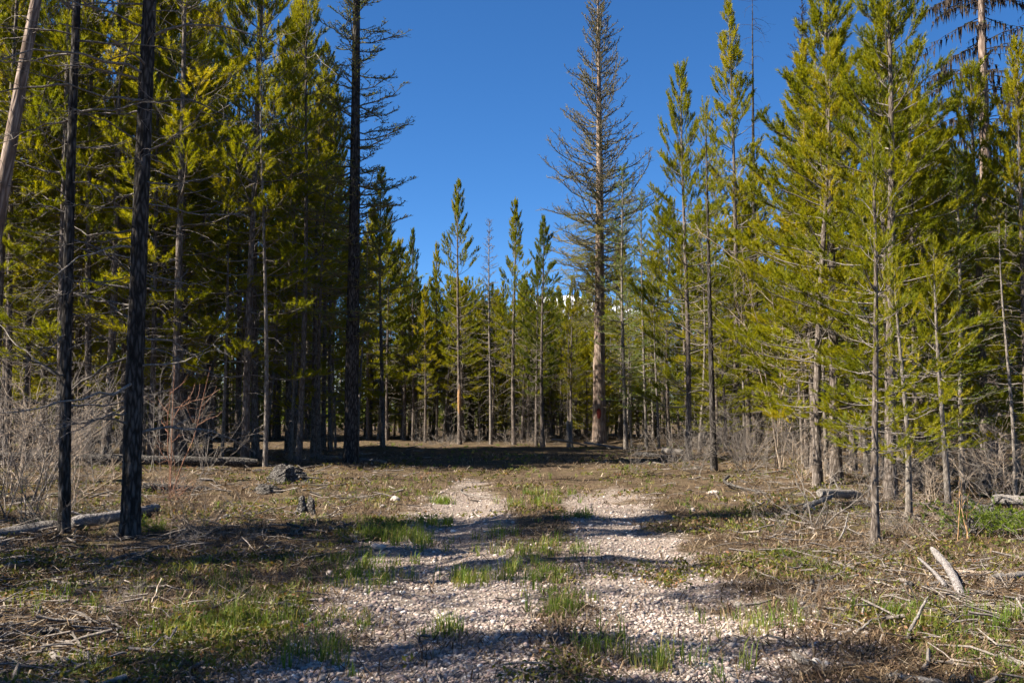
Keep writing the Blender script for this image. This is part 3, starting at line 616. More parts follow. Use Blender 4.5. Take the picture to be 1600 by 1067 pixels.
# old lichen-hung tree, upper right
def lichen_tree():
    rd = random.Random(84); rg = np.random.default_rng(84); H = 20; P = trunk_line(H, 0.06, rd); tw = Tw(); O = []; D = []; L_ = []; hb = MB(); V = []
    for i in range(110):
        z = rd.uniform(6, 19); az = rd.uniform(0, 6.28); L = 2.5 * min(1, (H - z) / 5 + 0.2) * rd.uniform(0.5, 1.1)
        C = curve(tpos(P, z), az, rd.uniform(-0.1, 0.2), rd.uniform(-0.7, -0.15), L, 8, 0.08, rd); tw.add(C, 0.02, 0.006)
        for s in np.arange(0.15, 1, 0.06):
            p, d = along(C, s); a2 = math.atan2(d[1], d[0]) + rd.choice((-1, 1)) * rd.uniform(0.5, 1.2); l2 = rd.uniform(0.15, 0.5); v = np.array([math.cos(a2), math.sin(a2), -0.3])
            tw.add(np.array([p, p + v * l2 * .5, p + v * l2]), 0.008, 0.004)
            for q in (0.3, 0.6, 0.95):
                b = p + v * l2 * q; hl = rd.uniform(0.08, 0.45); w_ = rd.uniform(0.015, 0.05); aa = rd.uniform(0, 3.14); sx = np.array([math.cos(aa), math.sin(aa), 0]) * w_
                V += [b - sx, b + sx, b - np.array([rd.gauss(0, .03), rd.gauss(0, .03), hl])]
            if z > 11 and rd.random() < 0.5: O.append(p + v * l2 * 0.5); D.append(v); L_.append(l2 * 0.7)
    hb.tris(np.array(V), np.arange(len(V)).reshape(-1, 3), rg.uniform(0.2, 0.8, len(V) // 3))
    b1 = MB(); tw.into(b1, 3); b2 = MB(); brushes(b2, O, D, L_, 30, 0.04, 0.009, rg)
    return [('trunk', trunk_mesh('old trunk', P, 0.27, M['bark_larch'], 16, 0.3, 0.05, 0.01, 6, rg)), ('branches', b1.mesh('old boughs', M['lichen'])), ('crown', b2.mesh('sparse needles', M['pine_dark'], False)), ('lichen', hb.mesh('lichen strands', M['lichen'], False))]
xo, yo = at(1549, 31)[0], 31
plant('larch_tree', lichen_tree(), xo, yo, 'old thick-trunked tree hung with dark lichen at the upper right', 'larch tree', rz=0.5); taken.append((xo, yo))

# ------------------------------------------------------------------ the stands, filled in tree by tree
SKY = [(-400, -500), (390, -450), (450, -220), (485, 60), (510, 190), (560, 270), (610, 300), (640, 400), (690, 425), (760, 440), (840, 430), (890, 455), (930, 400), (980, 330), (1030, 250), (1090, 190), (1150, 140), (1200, 230), (1245, 140), (1280, 0), (1330, -60), (1400, 20), (1440, 80), (1480, 170), (1520, 210), (1590, 170), (1640, 60), (2200, -100)]
SKX = [a for a, _ in SKY]; SKV = [b for _, b in SKY]
def px_of(x, y): return CX + F * x / (y * CP)
ZN = [(60, 'at the left picture edge'), (150, 'seen between the two black trunks'), (290, 'just right of the thick black trunk'), (420, 'behind the reddish bare stems'), (540, 'left of the tall dark larch'), (640, 'right of the tall dark larch'), (715, 'left of the tallest conical pine'), (800, 'right of the tallest conical pine'), (930, 'left of the huge bare larch'), (1020, 'right of the huge bare larch'), (1130, 'around the spiky topped pine'), (1220, 'beside the tall dark spar'), (1330, 'behind the bare tan stems'), (1440, 'behind the lone slender pine'), (1520, 'behind the driftwood fork'), (9999, 'at the right picture edge')]
def zone(px, y):
    z = next(t for a, t in ZN if px < a)
    return z + (', front row' if y < 29 else ', second row' if y < 38 else ', middle depth' if y < 46 else ', at the back')
def fill(n, x0, x1, y0, y1, kinds, dmin, label, group, hr, ok=lambda x, y: True, wide=1.0):
    made = tries = 0
    while made < n and tries < n * 60:
        tries += 1; x, y = random.uniform(x0, x1), random.uniform(y0, y1)
        if not ok(x, y) or any((x - a) ** 2 + (y - b) ** 2 < dmin * dmin for a, b in taken): continue
        px = px_of(x, y); lim = hgt(y, np.interp(px, SKX, SKV)) * random.uniform(0.86, 1.0)
        H = random.uniform(*hr) if hr else lim
        kind = random.choice(kinds); H = min(H, lim)
        if H < 3.2: continue
        if kind in ('thin', 'snag'): H *= random.uniform(0.55, 0.85)
        zn = zone(px, y)
        if kind == 'snag': lb = 'thin grey dead stem ' + zn; gp = 'dead stems of the wood'
        elif kind == 'ylarch': lb = 'slim pale green young larch ' + zn; gp = 'young larches of the wood'
        elif kind == 'thin': lb = 'spindly small-crowned pine ' + zn; gp = 'spindly pines of the wood'
        elif kind == 'open': lb = 'bushy low-branched pine ' + zn; gp = 'bushy pines of the wood'
        else: lb = label[0] + ' ' + zn; gp = 'straight pines of the wood'
        t_ = tree(kind, random.randint(0, 9), x, y, H, lb, gp, None, wide * random.uniform(0.95, 1.3), (random.gauss(0, 0.012), random.gauss(0, 0.012)))
        made += 1; DUP.setdefault(lb, []).append((px, t_))
inframe = lambda x, y: abs(px_of(x, y) - 800) < 900
# left stand
fill(30, -22, -4.9, 24.5, 30, ['stand', 'stand', 'thin', 'snag', 'stand', 'stand'], 1.0, ('slim straight pine', ''), 'of the left stand', (13.5, 18.5), lambda x, y: inframe(x, y) and x < -5.2 - 0.0 * y)
fill(96, -30, -4.9, 29, 52, ['stand', 'stand', 'open', 'open', 'thin', 'snag'], 0.95, ('slim straight pine', ''), 'of the left stand', (12, 18), lambda x, y: inframe(x, y) and not 39.5 < y - 0.268 * x < 48.5)
# far end
fill(62, -6, 6, 45.2, 58, ['far', 'far', 'stand', 'thin', 'far'], 0.8, ('dark conical pine', ''), 'behind the far end', (7.5, 10.5), inframe)
# right stand
fill(28, 5.6, 14, 14.5, 24, ['open', 'open', 'thin', 'ylarch', 'snag'], 1.0, ('bright straight pine', ''), 'of the right stand', (7.5, 11.5), lambda x, y: inframe(x, y) and x > 5.6 + max(0, (17 - y) * 0.5) and not 1165 < px_of(x, y) < 1262)
fill(92, 4.6, 32, 22, 54, ['open', 'stand', 'stand', 'thin', 'snag', 'ylarch', 'thin'], 0.95, ('bright straight pine', ''), 'of the right stand', (8, 13), lambda x, y: inframe(x, y) and x > 4.6 + 0.05 * max(0, 34 - y) and not (1175 < px_of(x, y) < 1245 and y < 28))

NTH = ['leftmost', 'second from left', 'third from left', 'fourth from left', 'fifth from left', 'sixth from left', 'seventh from left']
for lb, L in DUP.items():                                   # alike neighbours are told apart by their order
    if 1 < len(L) <= 7 and 'back' not in lb:
        L.sort(key=lambda q: q[0])
        for k, (_, t_) in enumerate(L):
            nm = 'rightmost' if k == len(L) - 1 else NTH[k]; new = lb + ', ' + nm
            if len(new.split()) <= 16: t_['label'] = new
# young growth closing the view under the crowns
def under(n, x0, x1, y0, y1, ok):
    made = 0
    while made < n:
        x, y = random.uniform(x0, x1), random.uniform(y0, y1)
        if not ok(x, y): continue
        tree('open', random.randint(0, 9), x, y, random.uniform(2.6, 5.5), 'short shaded young pine ' + zone(px_of(x, y), y), 'young pines under the stands', None, random.uniform(1.1, 1.5)); made += 1
under(34, -30, -5.2, 36, 54, lambda x, y: inframe(x, y) and not (40 < y - 0.268 * x < 48 and x > -12)); under(34, -7, 7, 47.5, 57, inframe); under(26, 6.5, 30, 33, 54, inframe)
# trees beside the camera, outside the picture to the left: they throw the shade on the track
for (x, land, H, k, kd) in ((-7.5, 9.4, 10, 0, 'thin'), (-10, 10.0, 12, 1, 'far'), (-8.6, 11.2, 10, 1, 'thin'), (-11, 12.0, 14, 0, 'stand'), (-14, 11.0, 14, 2, 'far'), (-8.2, 12.9, 11, 1, 'stand'), (-10.4, 13.2, 15, 3, 'stand'), (-8, 5.6, 11, 1, 'thin'), (-5.8, 6.0, 8, 0, 'thin'), (-11, 6.3, 12, 0, 'far'),
                            (-7, 4.9, 10, 1, 'far'), (-9.5, 8.0, 12, 1, 'thin'), (-6.5, 7.4, 8, 0, 'snag'), (-7.2, 10.4, 9, 1, 'snag'), (-13, 15.2, 8.5, 0, 'stand'), (-15.2, 18.0, 9, 2, 'stand'), (-17, 20.5, 9, 1, 'stand'), (-18, 15, 12, 1, 'far')):
    tree(kd, k, x, land - 0.268 * abs(x), H, 'tree beside the viewpoint whose shadow falls over the track', 'trees beside the viewpoint')

# the wood behind, one dark mass
def far_wood():
    rd = random.Random(91); rg = np.random.default_rng(91); tr = []; rr = []; O = []; D = []; L_ = []
    for i in range(640):
        y = 54 + 66 * rd.random() ** 1.2; x = rd.uniform(-0.62, 0.62) * y; px = px_of(x, y)
        H = min(rd.uniform(9, 13), hgt(y, np.interp(px, SKX, SKV)) * rd.uniform(0.8, 0.97)); H = max(H, 5)
        tr.append([[x, y, -0.1], [x + rd.gauss(0, .1), y, H * .5], [x + rd.gauss(0, .1), y, H]]); rr.append([0.10, 0.07, 0.01])
        for j in range(52):
            u = rd.random() ** 0.8; z = H * (1 - 0.95 * u); a = rd.uniform(0, 6.28); rad = (0.15 + 1.3 * u) * math.sqrt(rd.random())
            O.append((x + rad * math.cos(a), y + rad * math.sin(a), z)); D.append((math.cos(a), math.sin(a), 0.7)); L_.append(0.5)
        for j in range(12 if y < 90 else 24): O.append((x + rd.gauss(0, 1.3), y + rd.gauss(0, 1), rd.uniform(0, 2.2))); D.append((rd.gauss(0, .5), rd.gauss(0, .5), 1)); L_.append(0.6)
    b = MB(); b.tubes(np.array(tr), np.array(rr), 4); tag(link('far_forest', b.mesh('far trunks', M['bark'])), kind='stuff', label='trunks of the wood receding into the dark behind the stands', cat='forest')
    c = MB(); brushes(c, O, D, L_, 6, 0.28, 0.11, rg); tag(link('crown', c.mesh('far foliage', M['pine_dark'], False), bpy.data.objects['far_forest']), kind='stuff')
far_wood()

# ------------------------------------------------------------------ bare shrubs
SH = [shrub(701 + i, 7, 1.7, 0.8, 0.009, ('twig_dead', 'twig_tan', 'twig_dead', 'twig')[i], 8, 3, (0.7, 1.45)) for i in range(4)]
LOW = [shrub(721 + i, 9, 0.8, 0.9, 0.006, ('twig_dead', 'twig', 'twig_tan')[i], 7, 2, (0.2, 1.3)) for i in range(3)]
def sh(parts, px, base, label, s=1.0, group=None, rz=None, nm='bare_shrub', cat='shrub'):
    x, y = G(px, base); return plant(nm, parts, x, y, label, cat, group, s, random.uniform(0, 6.28) if rz is None else rz)
tan = shrub(711, 8, 6.0, 0.9, 0.021, 'twig_tan', 7, 3, (1.36, 1.54)); sh(tan, 1226, 738, 'tall cluster of bare tan stems at the right edge of the clearing', 0.95)
red = shrub(712, 4, 2.3, 0.6, 0.016, 'twig_red', 4, 2, (1.25, 1.5)); sh(red, 280, 775, 'reddish-brown bare stems right of the thick black trunk')
lred = shrub(713, 12, 0.55, 0.5, 0.005, 'twig_red', 5, 2, (0.4, 1.3)); sh(lred, 268, 792, 'low tangle of red twigs at the foot of the reddish stems')
gold = shrub(714, 3, 0.85, 0.25, 0.010, 'bark_orange', 2, 0, (1.35, 1.52)); sh(gold, 1504, 848, 'golden upright sapling stems beside the forked driftwood')
arch = shrub(715, 5, 1.3, 0.5, 0.012, 'twig', 4, 2, (0.5, 1.2)); sh(arch, 1275, 826, 'dark arching dead stems left of the lone slender pine')
edge = shrub(716, 14, 2.4, 1.3, 0.010, 'twig_dead', 9, 3, (0.7, 1.5)); sh(edge, 22, 815, 'large grey tangle of bare stems at the left picture edge')
pale = shrub(717, 5, 1.7, 0.7, 0.012, 'twig_dead', 6, 3, (0.4, 1.2)); sh(pale, 1180, 742, 'pale crooked dead branches in front of the tan stems')
stalk = shrub(718, 3, 0.30, 0.15, 0.0045, 'wood', 2, 1, (0.8, 1.4)); sh(stalk, 806, 945, 'small white dead stalk standing in the middle of the track')
for px, base in ((20, 790), (75, 785), (45, 765), (130, 778), (-5, 755), (95, 752), (60, 742), (150, 760), (30, 775), (120, 735), (240, 745), (320, 738), (170, 728), (90, 800), (55, 720), (210, 722), (300, 722), (10, 738)):
    sh(SH[random.randint(0, 3)], px, base, 'grey bare thicket shrub ' + zone(px, G(px, base)[1]), random.uniform(0.9, 1.5), 'bare shrubs behind the black trunks')
for i in range(22):
    px = random.uniform(985, 1330); base = random.uniform(712, 745) + max(0, px - 1150) * 0.12
    sh(SH[random.randint(0, 3)], px, base, 'grey bare shrub under the pines ' + zone(px, G(px, base)[1]), random.uniform(0.6, 1.1), 'bare shrubs under the right stand')
for i in range(16):
    px = random.uniform(1300, 1600); base = random.uniform(765, 800)
    sh(SH[random.randint(0, 3)], px, base, 'grey bare shrub under the pines ' + zone(px, G(px, base)[1]), random.uniform(0.5, 0.95), 'bare shrubs under the right stand')
for i in range(14):
    px = random.uniform(640, 930); sh(LOW[random.randint(0, 2)], px, random.uniform(692, 696), 'low bare brush at the far edge ' + zone(px, 1).split(',')[0], random.uniform(0.9, 1.6), 'brush at the far edge')
for i in range(12):
    px = random.uniform(0, 380); sh(LOW[random.randint(0, 2)], px, random.uniform(770, 850), 'low bare brush on the left verge ' + zone(px, 1).split(',')[0], random.uniform(0.6, 1.0), 'brush before the left stand')
for i in range(12):
    px = random.uniform(1180, 1600); sh(LOW[random.randint(0, 2)], px, random.uniform(765, 850) , 'low bare brush on the right verge ' + zone(px, 1).split(',')[0], random.uniform(0.5, 0.9), 'brush at the right edge')
for i in range(10):
    px = random.uniform(395, 545); sh(LOW[random.randint(0, 2)], px, random.uniform(705, 728), 'low bare brush beside the tall dark larch', random.uniform(0.6, 1.0), 'brush by the dark larch')
for i in range(70):
    left = i % 2; py = random.uniform(765, 985); px = random.uniform(60, 640 - (py - 765) * 1.0) if left else random.uniform(1080 + (py - 765) * 0.35, 1590)
    sh(LOW[random.randint(0, 2)], px, py, 'small leafless brown sprig on the verge ' + ('left' if left else 'right') + ' of the track', random.uniform(0.22, 0.5), 'leafless sprigs on the verges')
# low green juniper-like bush, right edge
def low_bush():
    rg = np.random.default_rng(95); rd = random.Random(95); O = []; D = []; L_ = []; tw = Tw()
    for i in range(60):
        az = rd.uniform(0, 6.28); C = curve((rd.gauss(0, .25), rd.gauss(0, .2), 0), az, rd.uniform(0.2, 1.2), 0.6, rd.uniform(0.25, 0.6), 5, 0.15, rd); tw.add(C, 0.006, 0.002)
        for s in np.arange(0.3, 1, 0.12): p, d = along(C, s); O.append(p); D.append(norm(d + rg.normal(0, .5, 3))); L_.append(0.10)
    b = MB(); tw.into(b, 3); c = MB(); brushes(c, O, D, L_, 26, 0.03, 0.008, rg)
    return [('branches', b.mesh('bush twigs', M['twig'])), ('crown', c.mesh('bush leaves', M['larch'], False))]
LB = low_bush(); sh(LB, 1560, 838, 'low bright green bush beside the burnt log', 1.0, nm='green_bush', cat='bush'); sh(LB, 1595, 850, 'low green bush cut by the right picture edge', 1.0, nm='green_bush', cat='bush')
sh(LB, 232, 830, 'low green plant between black trunk and pale log', 0.5, nm='green_bush', cat='bush')

# ------------------------------------------------------------------ logs, sticks, stumps, rocks
def log(a, b, r0, r1, mat, label, name='fallen_log', cat='log', bend=0.05, ha=None, hb=None, k=14, sides=10, rough=0.10, seed=None, snags=0):
    rd = random.Random(seed or (a[0] * 7 + b[1])); rg = np.random.default_rng(int(a[0] * 13 + b[1]))
    A = np.array([*G(*a, ha or 0), 0.0]); B = np.array([*G(*b, hb or 0), 0.0])
    A[2] = (float(terrain(A[0], A[1])) + r0 * 0.75) if ha is None else ha; B[2] = (float(terrain(B[0], B[1])) + r1 * 0.75) if hb is None else hb
    t = np.linspace(0, 1, k); mid = (A + B) / 2; L = np.linalg.norm(B - A); n = norm(np.cross(B - A, [0, 0, 1.0]))
    P = A[None] * (1 - t)[:, None] + B[None] * t[:, None] + n[None] * (bend * L * np.sin(t * math.pi * rd.uniform(0.8, 1.7) + rd.uniform(0, .5)))[:, None]
    P += rg.normal(0, 0.01 * L / k + 0.002, P.shape)
    rad = np.linspace(r0, r1, k) * (1 + rg.normal(0, 0.05, k)); rad[0] *= 0.75; rad[-1] *= 0.6
    m_ = MB(); Pl = P - mid; m_.tubes(Pl[None], rad[None], sides, 0.5, True)
    V = m_.v[0].reshape(k, sides, 3); h = rg.normal(0, 1, sides)[None] * 0.7 + rg.normal(0, 0.5, (k, sides)); V = V + (V - Pl[:, None]) * (h * rough)[..., None]; m_.v[0] = V.reshape(-1, 3).astype(np.float32)
    tw = Tw()
    for _ in range(snags):
        p, d = along(Pl, rd.random()); tw.add(curve(p, rd.uniform(0, 6.28), rd.uniform(0, 1.3), rd.uniform(0, 1.3), rd.uniform(0.1, 0.5) * min(1, L), 4, 0.1, rd), r1 * 0.35, r1 * 0.15)
    tw.into(m_, 4)
    o = link(name, m_.mesh(name, M[mat])); o.location = mid; tag(o, label, cat); return o
log((106, 832), (248, 806), 0.085, 0.06, 'wood_pale', 'pale weathered log lying behind the bases of the two black trunks', snags=2)
log((-30, 842), (92, 833), 0.05, 0.07, 'wood', 'grey log end at the left edge beside the slim black trunk')
log((-40, 712), (402, 722), 0.10, 0.12, 'char', 'long dark fallen trunk raised across the left thicket', ha=0.42, hb=0.22, bend=0.01, k=24, snags=22)
log((118, 724), (190, 727), 0.05, 0.04, 'wood_pale', 'bright pale pole on the ground under the long dark trunk')
log((222, 776), (330, 772), 0.07, 0.05, 'char', 'dark log behind the reddish bare stems')
log((488, 717), (545, 719), 0.09, 0.07, 'wood', 'short grey log left of the tall dark larch base')
log((562, 722), (600, 726), 0.06, 0.05, 'wood', 'short grey log right of the tall dark larch base')
log((116, 888), (304, 836), 0.022, 0.010, 'wood', 'long thin grey stick slanting in the shade before the black trunks', 'stick', 'stick', snags=4)
log((150, 893), (235, 862), 0.028, 0.018, 'wood', 'grey stick lying under the long thin slanting one', 'stick', 'stick')
log((8, 896), (60, 884), 0.035, 0.03, 'wood', 'short thick grey stick near the left edge', 'stick', 'stick')
log((60, 935), (0, 952), 0.03, 0.02, 'wood', 'dark grey stick below the short thick one at left', 'stick', 'stick')
log((347, 815), (385, 797), 0.03, 0.02, 'wood', 'grey branch piece in brown duff right of the red twigs', 'stick', 'stick', snags=4)
log((222, 962), (256, 902), 0.006, 0.004, 'twig_tan', 'thin straw-coloured stick standing upright in the left foreground', 'stick', 'stick', hb=0.22)
log((210, 990), (262, 985), 0.022, 0.016, 'wood', 'small grey stick near the pale rocks', 'stick', 'stick')
log((125, 1040), (185, 1028), 0.035, 0.025, 'char', 'dark wood chunk in the left foreground', 'stick', 'stick', rough=0.25)
log((862, 686), (920, 697), 0.035, 0.03, 'wood_pale', 'white pole leaning from the dark at the far end', 'stick', 'stick', ha=0.42, bend=0.03)
log((912, 691), (972, 700), 0.04, 0.03, 'wood_pale', 'white pole lying in front of the huge larch base', 'stick', 'stick', ha=0.22, bend=0.01)
log((994, 713), (1058, 716), 0.09, 0.06, 'char', 'dark log on the grass in front of the right stand')
log((1040, 708), (1062, 713), 0.12, 0.08, 'wood', 'pale broken wood heap at the end of the dark log')
log((1142, 744), (1185, 775), 0.03, 0.02, 'char', 'dark bent branch on the right road edge', 'stick', 'stick', hb=0.0, ha=0.2, bend=0.12)
log((1278, 770), (1345, 772), 0.075, 0.06, 'wood', 'pale raised log behind the lone slender pine', ha=0.22, hb=0.12, snags=2)
log((1258, 800), (1300, 775), 0.045, 0.03, 'wood', 'grey arched log piece left of the lone slender pine', hb=0.25, bend=0.1)
log((1418, 795), (1490, 790), 0.07, 0.06, 'char', 'dark log behind the young saplings at right')
log((1512, 800), (1612, 826), 0.11, 0.09, 'char', 'big burnt black log by the right edge', snags=3, hb=0.12)
log((1552, 780), (1612, 783), 0.08, 0.06, 'wood', 'grey pointed log above the burnt black one', ha=0.3, hb=0.3)
log((1555, 755), (1612, 762), 0.09, 0.07, 'wood', 'pale log deep under the pines at the right edge')
log((1499, 932), (1457, 856), 0.034, 0.030, 'wood_pale', 'thick pale driftwood fork tilted beside the road at right', 'driftwood', 'driftwood', hb=0.20, bend=0.03, rough=0.16, sides=14, snags=0)
log((1476, 914), (1433, 871), 0.022, 0.014, 'wood_pale', 'thin splintered prong beside the thick driftwood fork', 'driftwood', 'driftwood', ha=0.05, hb=0.12, bend=0.02, rough=0.2)
log((1492, 896), (1570, 893), 0.03, 0.02, 'twig_tan', 'tan split stick right of the driftwood fork', 'stick', 'stick', rough=0.2)
log((1550, 912), (1612, 898), 0.045, 0.05, 'wood', 'pale log cut by the right edge near the driftwood', rough=0.15)
log((1414, 1000), (1450, 932), 0.013, 0.008, 'wood', 'straight grey stick poking up in the right foreground', 'stick', 'stick', hb=0.28, bend=0.02)
log((1318, 1034), (1388, 974), 0.018, 0.009, 'wood', 'curved grey stick in the right foreground', 'stick', 'stick', bend=0.18, snags=2)
log((1338, 992), (1362, 966), 0.010, 0.006, 'wood', 'short thin stick above the curved one', 'stick', 'stick', hb=0.1)
log((1246, 950), (1325, 922), 0.014, 0.008, 'wood', 'long thin stick pointing at the driftwood from the left', 'stick', 'stick', bend=0.06)
log((1258, 905), (1288, 924), 0.012, 0.012, 'wood', 'short bright stick beside the dark chunk at right', 'stick', 'stick')
log((1290, 880), (1420, 896), 0.020, 0.014, 'char', 'long dark stick in the shade under the lone slender pine', 'stick', 'stick', snags=3)
log((1292, 868), (1320, 893), 0.025, 0.016, 'wood', 'grey stick crossing the shade under the lone slender pine', 'stick', 'stick')
log((1388, 1052), (1470, 1066), 0.025, 0.02, 'wood', 'grey stick at the bottom edge right of centre', 'stick', 'stick')
log((1240, 1020), (1272, 1032), 0.028, 0.02, 'wood', 'pale wood chip in the right foreground', 'wood_chip', 'wood', rough=0.2)
log((1560, 1020), (1610, 1040), 0.03, 0.02, 'wood', 'grey stick at the lower right corner', 'stick', 'stick')
log((1310, 846), (1328, 800), 0.012, 0.008, 'wood', 'pale upright splinter left of the lone slender pine', 'stick', 'stick', hb=0.32)
log((1180, 880), (1212, 912), 0.008, 0.006, 'wood', 'thin pale twig angled on the track edge at right', 'stick', 'stick', hb=0.02)
log((742, 756), (772, 782), 0.014, 0.008, 'wood', 'small pale branch lying across the left wheel track', 'stick', 'stick', snags=4, bend=0.1)
# broken grey posts at the far end
for px, base, top, lb in ((888, 698, 657, 'left of the two broken grey posts at the dark far edge'), (893, 698, 655, 'right of the two broken grey posts at the dark far edge')):
    x, y = G(px, base); rd = random.Random(px); P = trunk_line(hgt(y, top), 0.02, rd, 6)
    o = link('broken_post', trunk_mesh('broken post', P, 0.05, M['wood'], 8, 0.1, 0.08, 0.03, 3, np.random.default_rng(px), 0.2), None, (x, y, float(terrain(x, y)))); tag(o, lb, 'post')
# stumps: charred root chunks left of the track
def stump(px, base, sx, sy, sz, mat, label, seed, name='stump', cat='stump'):
    rg = np.random.default_rng(seed); x, y = G(px, base); nu, nv = 18, 10; u = np.arange(nu) / nu * 6.283; v = np.linspace(0, 1, nv); V = []
    lob = 1 + 0.25 * np.sin(u * 3 + seed) + 0.16 * np.sin(u * 5 + seed * 2) + rg.normal(0, 0.06, nu)
    for j, t in enumerate(v):
        r = (1.0 - 0.45 * t ** 0.8) * lob * (1 if j < nv - 1 else 0.55) * (1 + rg.normal(0, 0.05, nu)); z = t * (1 + 0.3 * np.sin(u * 2 + seed)) - 0.1
        V.append(np.stack([np.cos(u) * r * sx, np.sin(u) * r * sy, z * sz], 1))
    V = np.concatenate(V); i = np.arange(nu * nv).reshape(nv, nu); A = i[:-1]; B = np.roll(A, -1, 1); D = i[1:]; C = np.roll(D, -1, 1)
    b = MB(); b.quads(V, np.stack([A, B, C, D], -1).reshape(-1, 4)); top = np.vstack([V[-nu:], V[-nu:].mean(0) - [0, 0, 0.2 * sz]]); k = np.arange(nu)
    b.tris(top, np.stack([k, np.roll(k, -1), np.full(nu, nu)], 1))
    o = link(name, b.mesh(name, M[mat], name == 'rock'), None, (x, y, float(terrain(x, y)))); o.rotation_euler.z = seed; tag(o, label, cat); return o
stump(448, 768, 0.42, 0.3, 0.26, 'char', 'wide charred stump in the slash left of the track', 3)
stump(478, 806, 0.16, 0.14, 0.24, 'char', 'small charred stump with pale broken face nearer the track', 5)
stump(418, 775, 0.35, 0.2, 0.12, 'char', 'low blackened root lump left of the wide charred stump', 9)
stump(1418, 920, 0.07, 0.05, 0.07, 'char', 'small dark wood lump left of the driftwood', 6)
stump(1268, 918, 0.06, 0.05, 0.07, 'char', 'small dark wood lump by the short bright stick', 7)
stump(1515, 842, 0.09, 0.08, 0.2, 'char', 'dark stub behind the golden stems', 8)
# larger stones
def rock_mesh(seed):
    rg = np.random.default_rng(seed); import bmesh
    bm = bmesh.new(); bmesh.ops.create_icosphere(bm, subdivisions=2, radius=1); d = rg.normal(size=(6, 3)); d = d / np.linalg.norm(d, axis=1)[:, None]
    for v in bm.verts:
        c = np.array(v.co); s = 1 + 0.16 * math.sin(c @ d[0] * 3 + seed) + 0.1 * math.sin(c @ d[1] * 5)
        for k in d[2:]: s = min(s, 0.86 / max(0.2, c @ k)) if c @ k > 0.6 else s
        v.co = Vector(c * s)
    me = bpy.data.meshes.new('rock'); bm.to_mesh(me); bm.free(); at_ = me.attributes.new('tint', 'FLOAT', 'FACE'); at_.data.foreach_set('value', np.full(len(me.polygons), rg.uniform(0.5, 0.9), np.float32)); me.materials.append(M['stone']); return me
RK = [rock_mesh(i) for i in range(6)]
def rock(px, base, r, label, group=None, i=0, flat=0.65):
    x, y = G(px, base); o = link('rock', RK[i % 6], None, (x, y, float(terrain(x, y)) + r * 0.2)); o.scale = (r, r * random.uniform(0.7, 1), r * flat); o.rotation_euler.z = random.uniform(0, 6); tag(o, label, 'rock', group)
rock(297, 1017, 0.055, 'pale rounded rock in the left foreground, upper of two', None, 0); rock(283, 1032, 0.045, 'pale rounded rock in the left foreground, lower of two', None, 1)
rock(617, 781, 0.10, 'grey rock in shade left of the wheel track', None, 2); rock(592, 858, 0.11, 'flat pale rock beside the big grass clump', None, 3, 0.4)
rock(1082, 802, 0.055, 'white rock on the bare ground right of the track', None, 4); rock(1115, 772, 0.12, 'pale rock heap by the dark bent branch', None, 5, 0.4)
rock(598, 793, 0.05, 'bright white stone among grass left of the track', None, 0)
rock(340, 1042, 0.035, 'small pale stone right of the two rounded rocks', None, 2)

# ------------------------------------------------------------------ loose ground cover
_t = (1 + 5 ** 0.5) / 2
ICO_V = norm(np.array([(-1, _t, 0), (1, _t, 0), (-1, -_t, 0), (1, -_t, 0), (0, -1, _t), (0, 1, _t), (0, -1, -_t), (0, 1, -_t), (_t, 0, -1), (_t, 0, 1), (-_t, 0, -1), (-_t, 0, 1)], float))
ICO_F = np.array([(0, 11, 5), (0, 5, 1), (0, 1, 7), (0, 7, 10), (0, 10, 11), (1, 5, 9), (5, 11, 4), (11, 10, 2), (10, 7, 6), (7, 1, 8), (3, 9, 4), (3, 4, 2), (3, 2, 6), (3, 6, 8), (3, 8, 9), (4, 9, 5), (2, 4, 11), (6, 2, 10), (8, 6, 7), (9, 8, 1)])
def scatter(n, y0, y1, prob, spread=0.60, pw=1.6):
    """points in view, thinning with distance"""
    u = rng.random(n); a = 1 - pw; y = (y0 ** a + u * (y1 ** a - y0 ** a)) ** (1 / a); x = rng.uniform(-1, 1, n) * spread * y
    k = rng.random(n) < prob(x, y); return x[k], y[k]
def gravel():
    x, y = scatter(150000, 4.6, 23, lambda x, y: np.clip((road(x, y) - 0.18) * 1.5, 0.006 * (y < 16), 1), 0.42, 1.9)
    x, y = x[:21000], y[:21000]; n = len(x)
    r = 0.0105 * np.exp(rng.normal(0, 0.38, n)) * (0.8 + 0.028 * y); r = np.minimum(r, 0.045)
    S = np.stack([r * rng.uniform(0.8, 1.5, n), r * rng.uniform(0.7, 1.1, n), r * rng.uniform(0.45, 0.8, n)], 1)
    V = ICO_V[None] * (1 + rng.normal(0, 0.13, (n, 12, 1))) * S[:, None]
    a = rng.uniform(0, 6.28, n); b = rng.normal(0, 0.35, n); ca, sa, cb, sb = np.cos(a)[:, None], np.sin(a)[:, None], np.cos(b)[:, None], np.sin(b)[:, None]
    vx, vy, vz = V[..., 0], V[..., 1] * cb - V[..., 2] * sb, V[..., 1] * sb + V[..., 2] * cb
    V = np.stack([vx * ca - vy * sa + x[:, None], vx * sa + vy * ca + y[:, None], vz + (terrain(x, y) + r * 0.25)[:, None]], -1)
    mb = MB(); mb.tris(V.reshape(-1, 3), (ICO_F[None] + (np.arange(n) * 12)[:, None, None]).reshape(-1, 3), np.repeat(np.clip(rng.normal(0.5, 0.24, n), 0, 1), 20))
    tag(link('gravel', mb.mesh('gravel', M['stone'], True)), 'pinkish grey gravel stones spread over the wheel tracks', 'gravel', kind='stuff')
gravel()
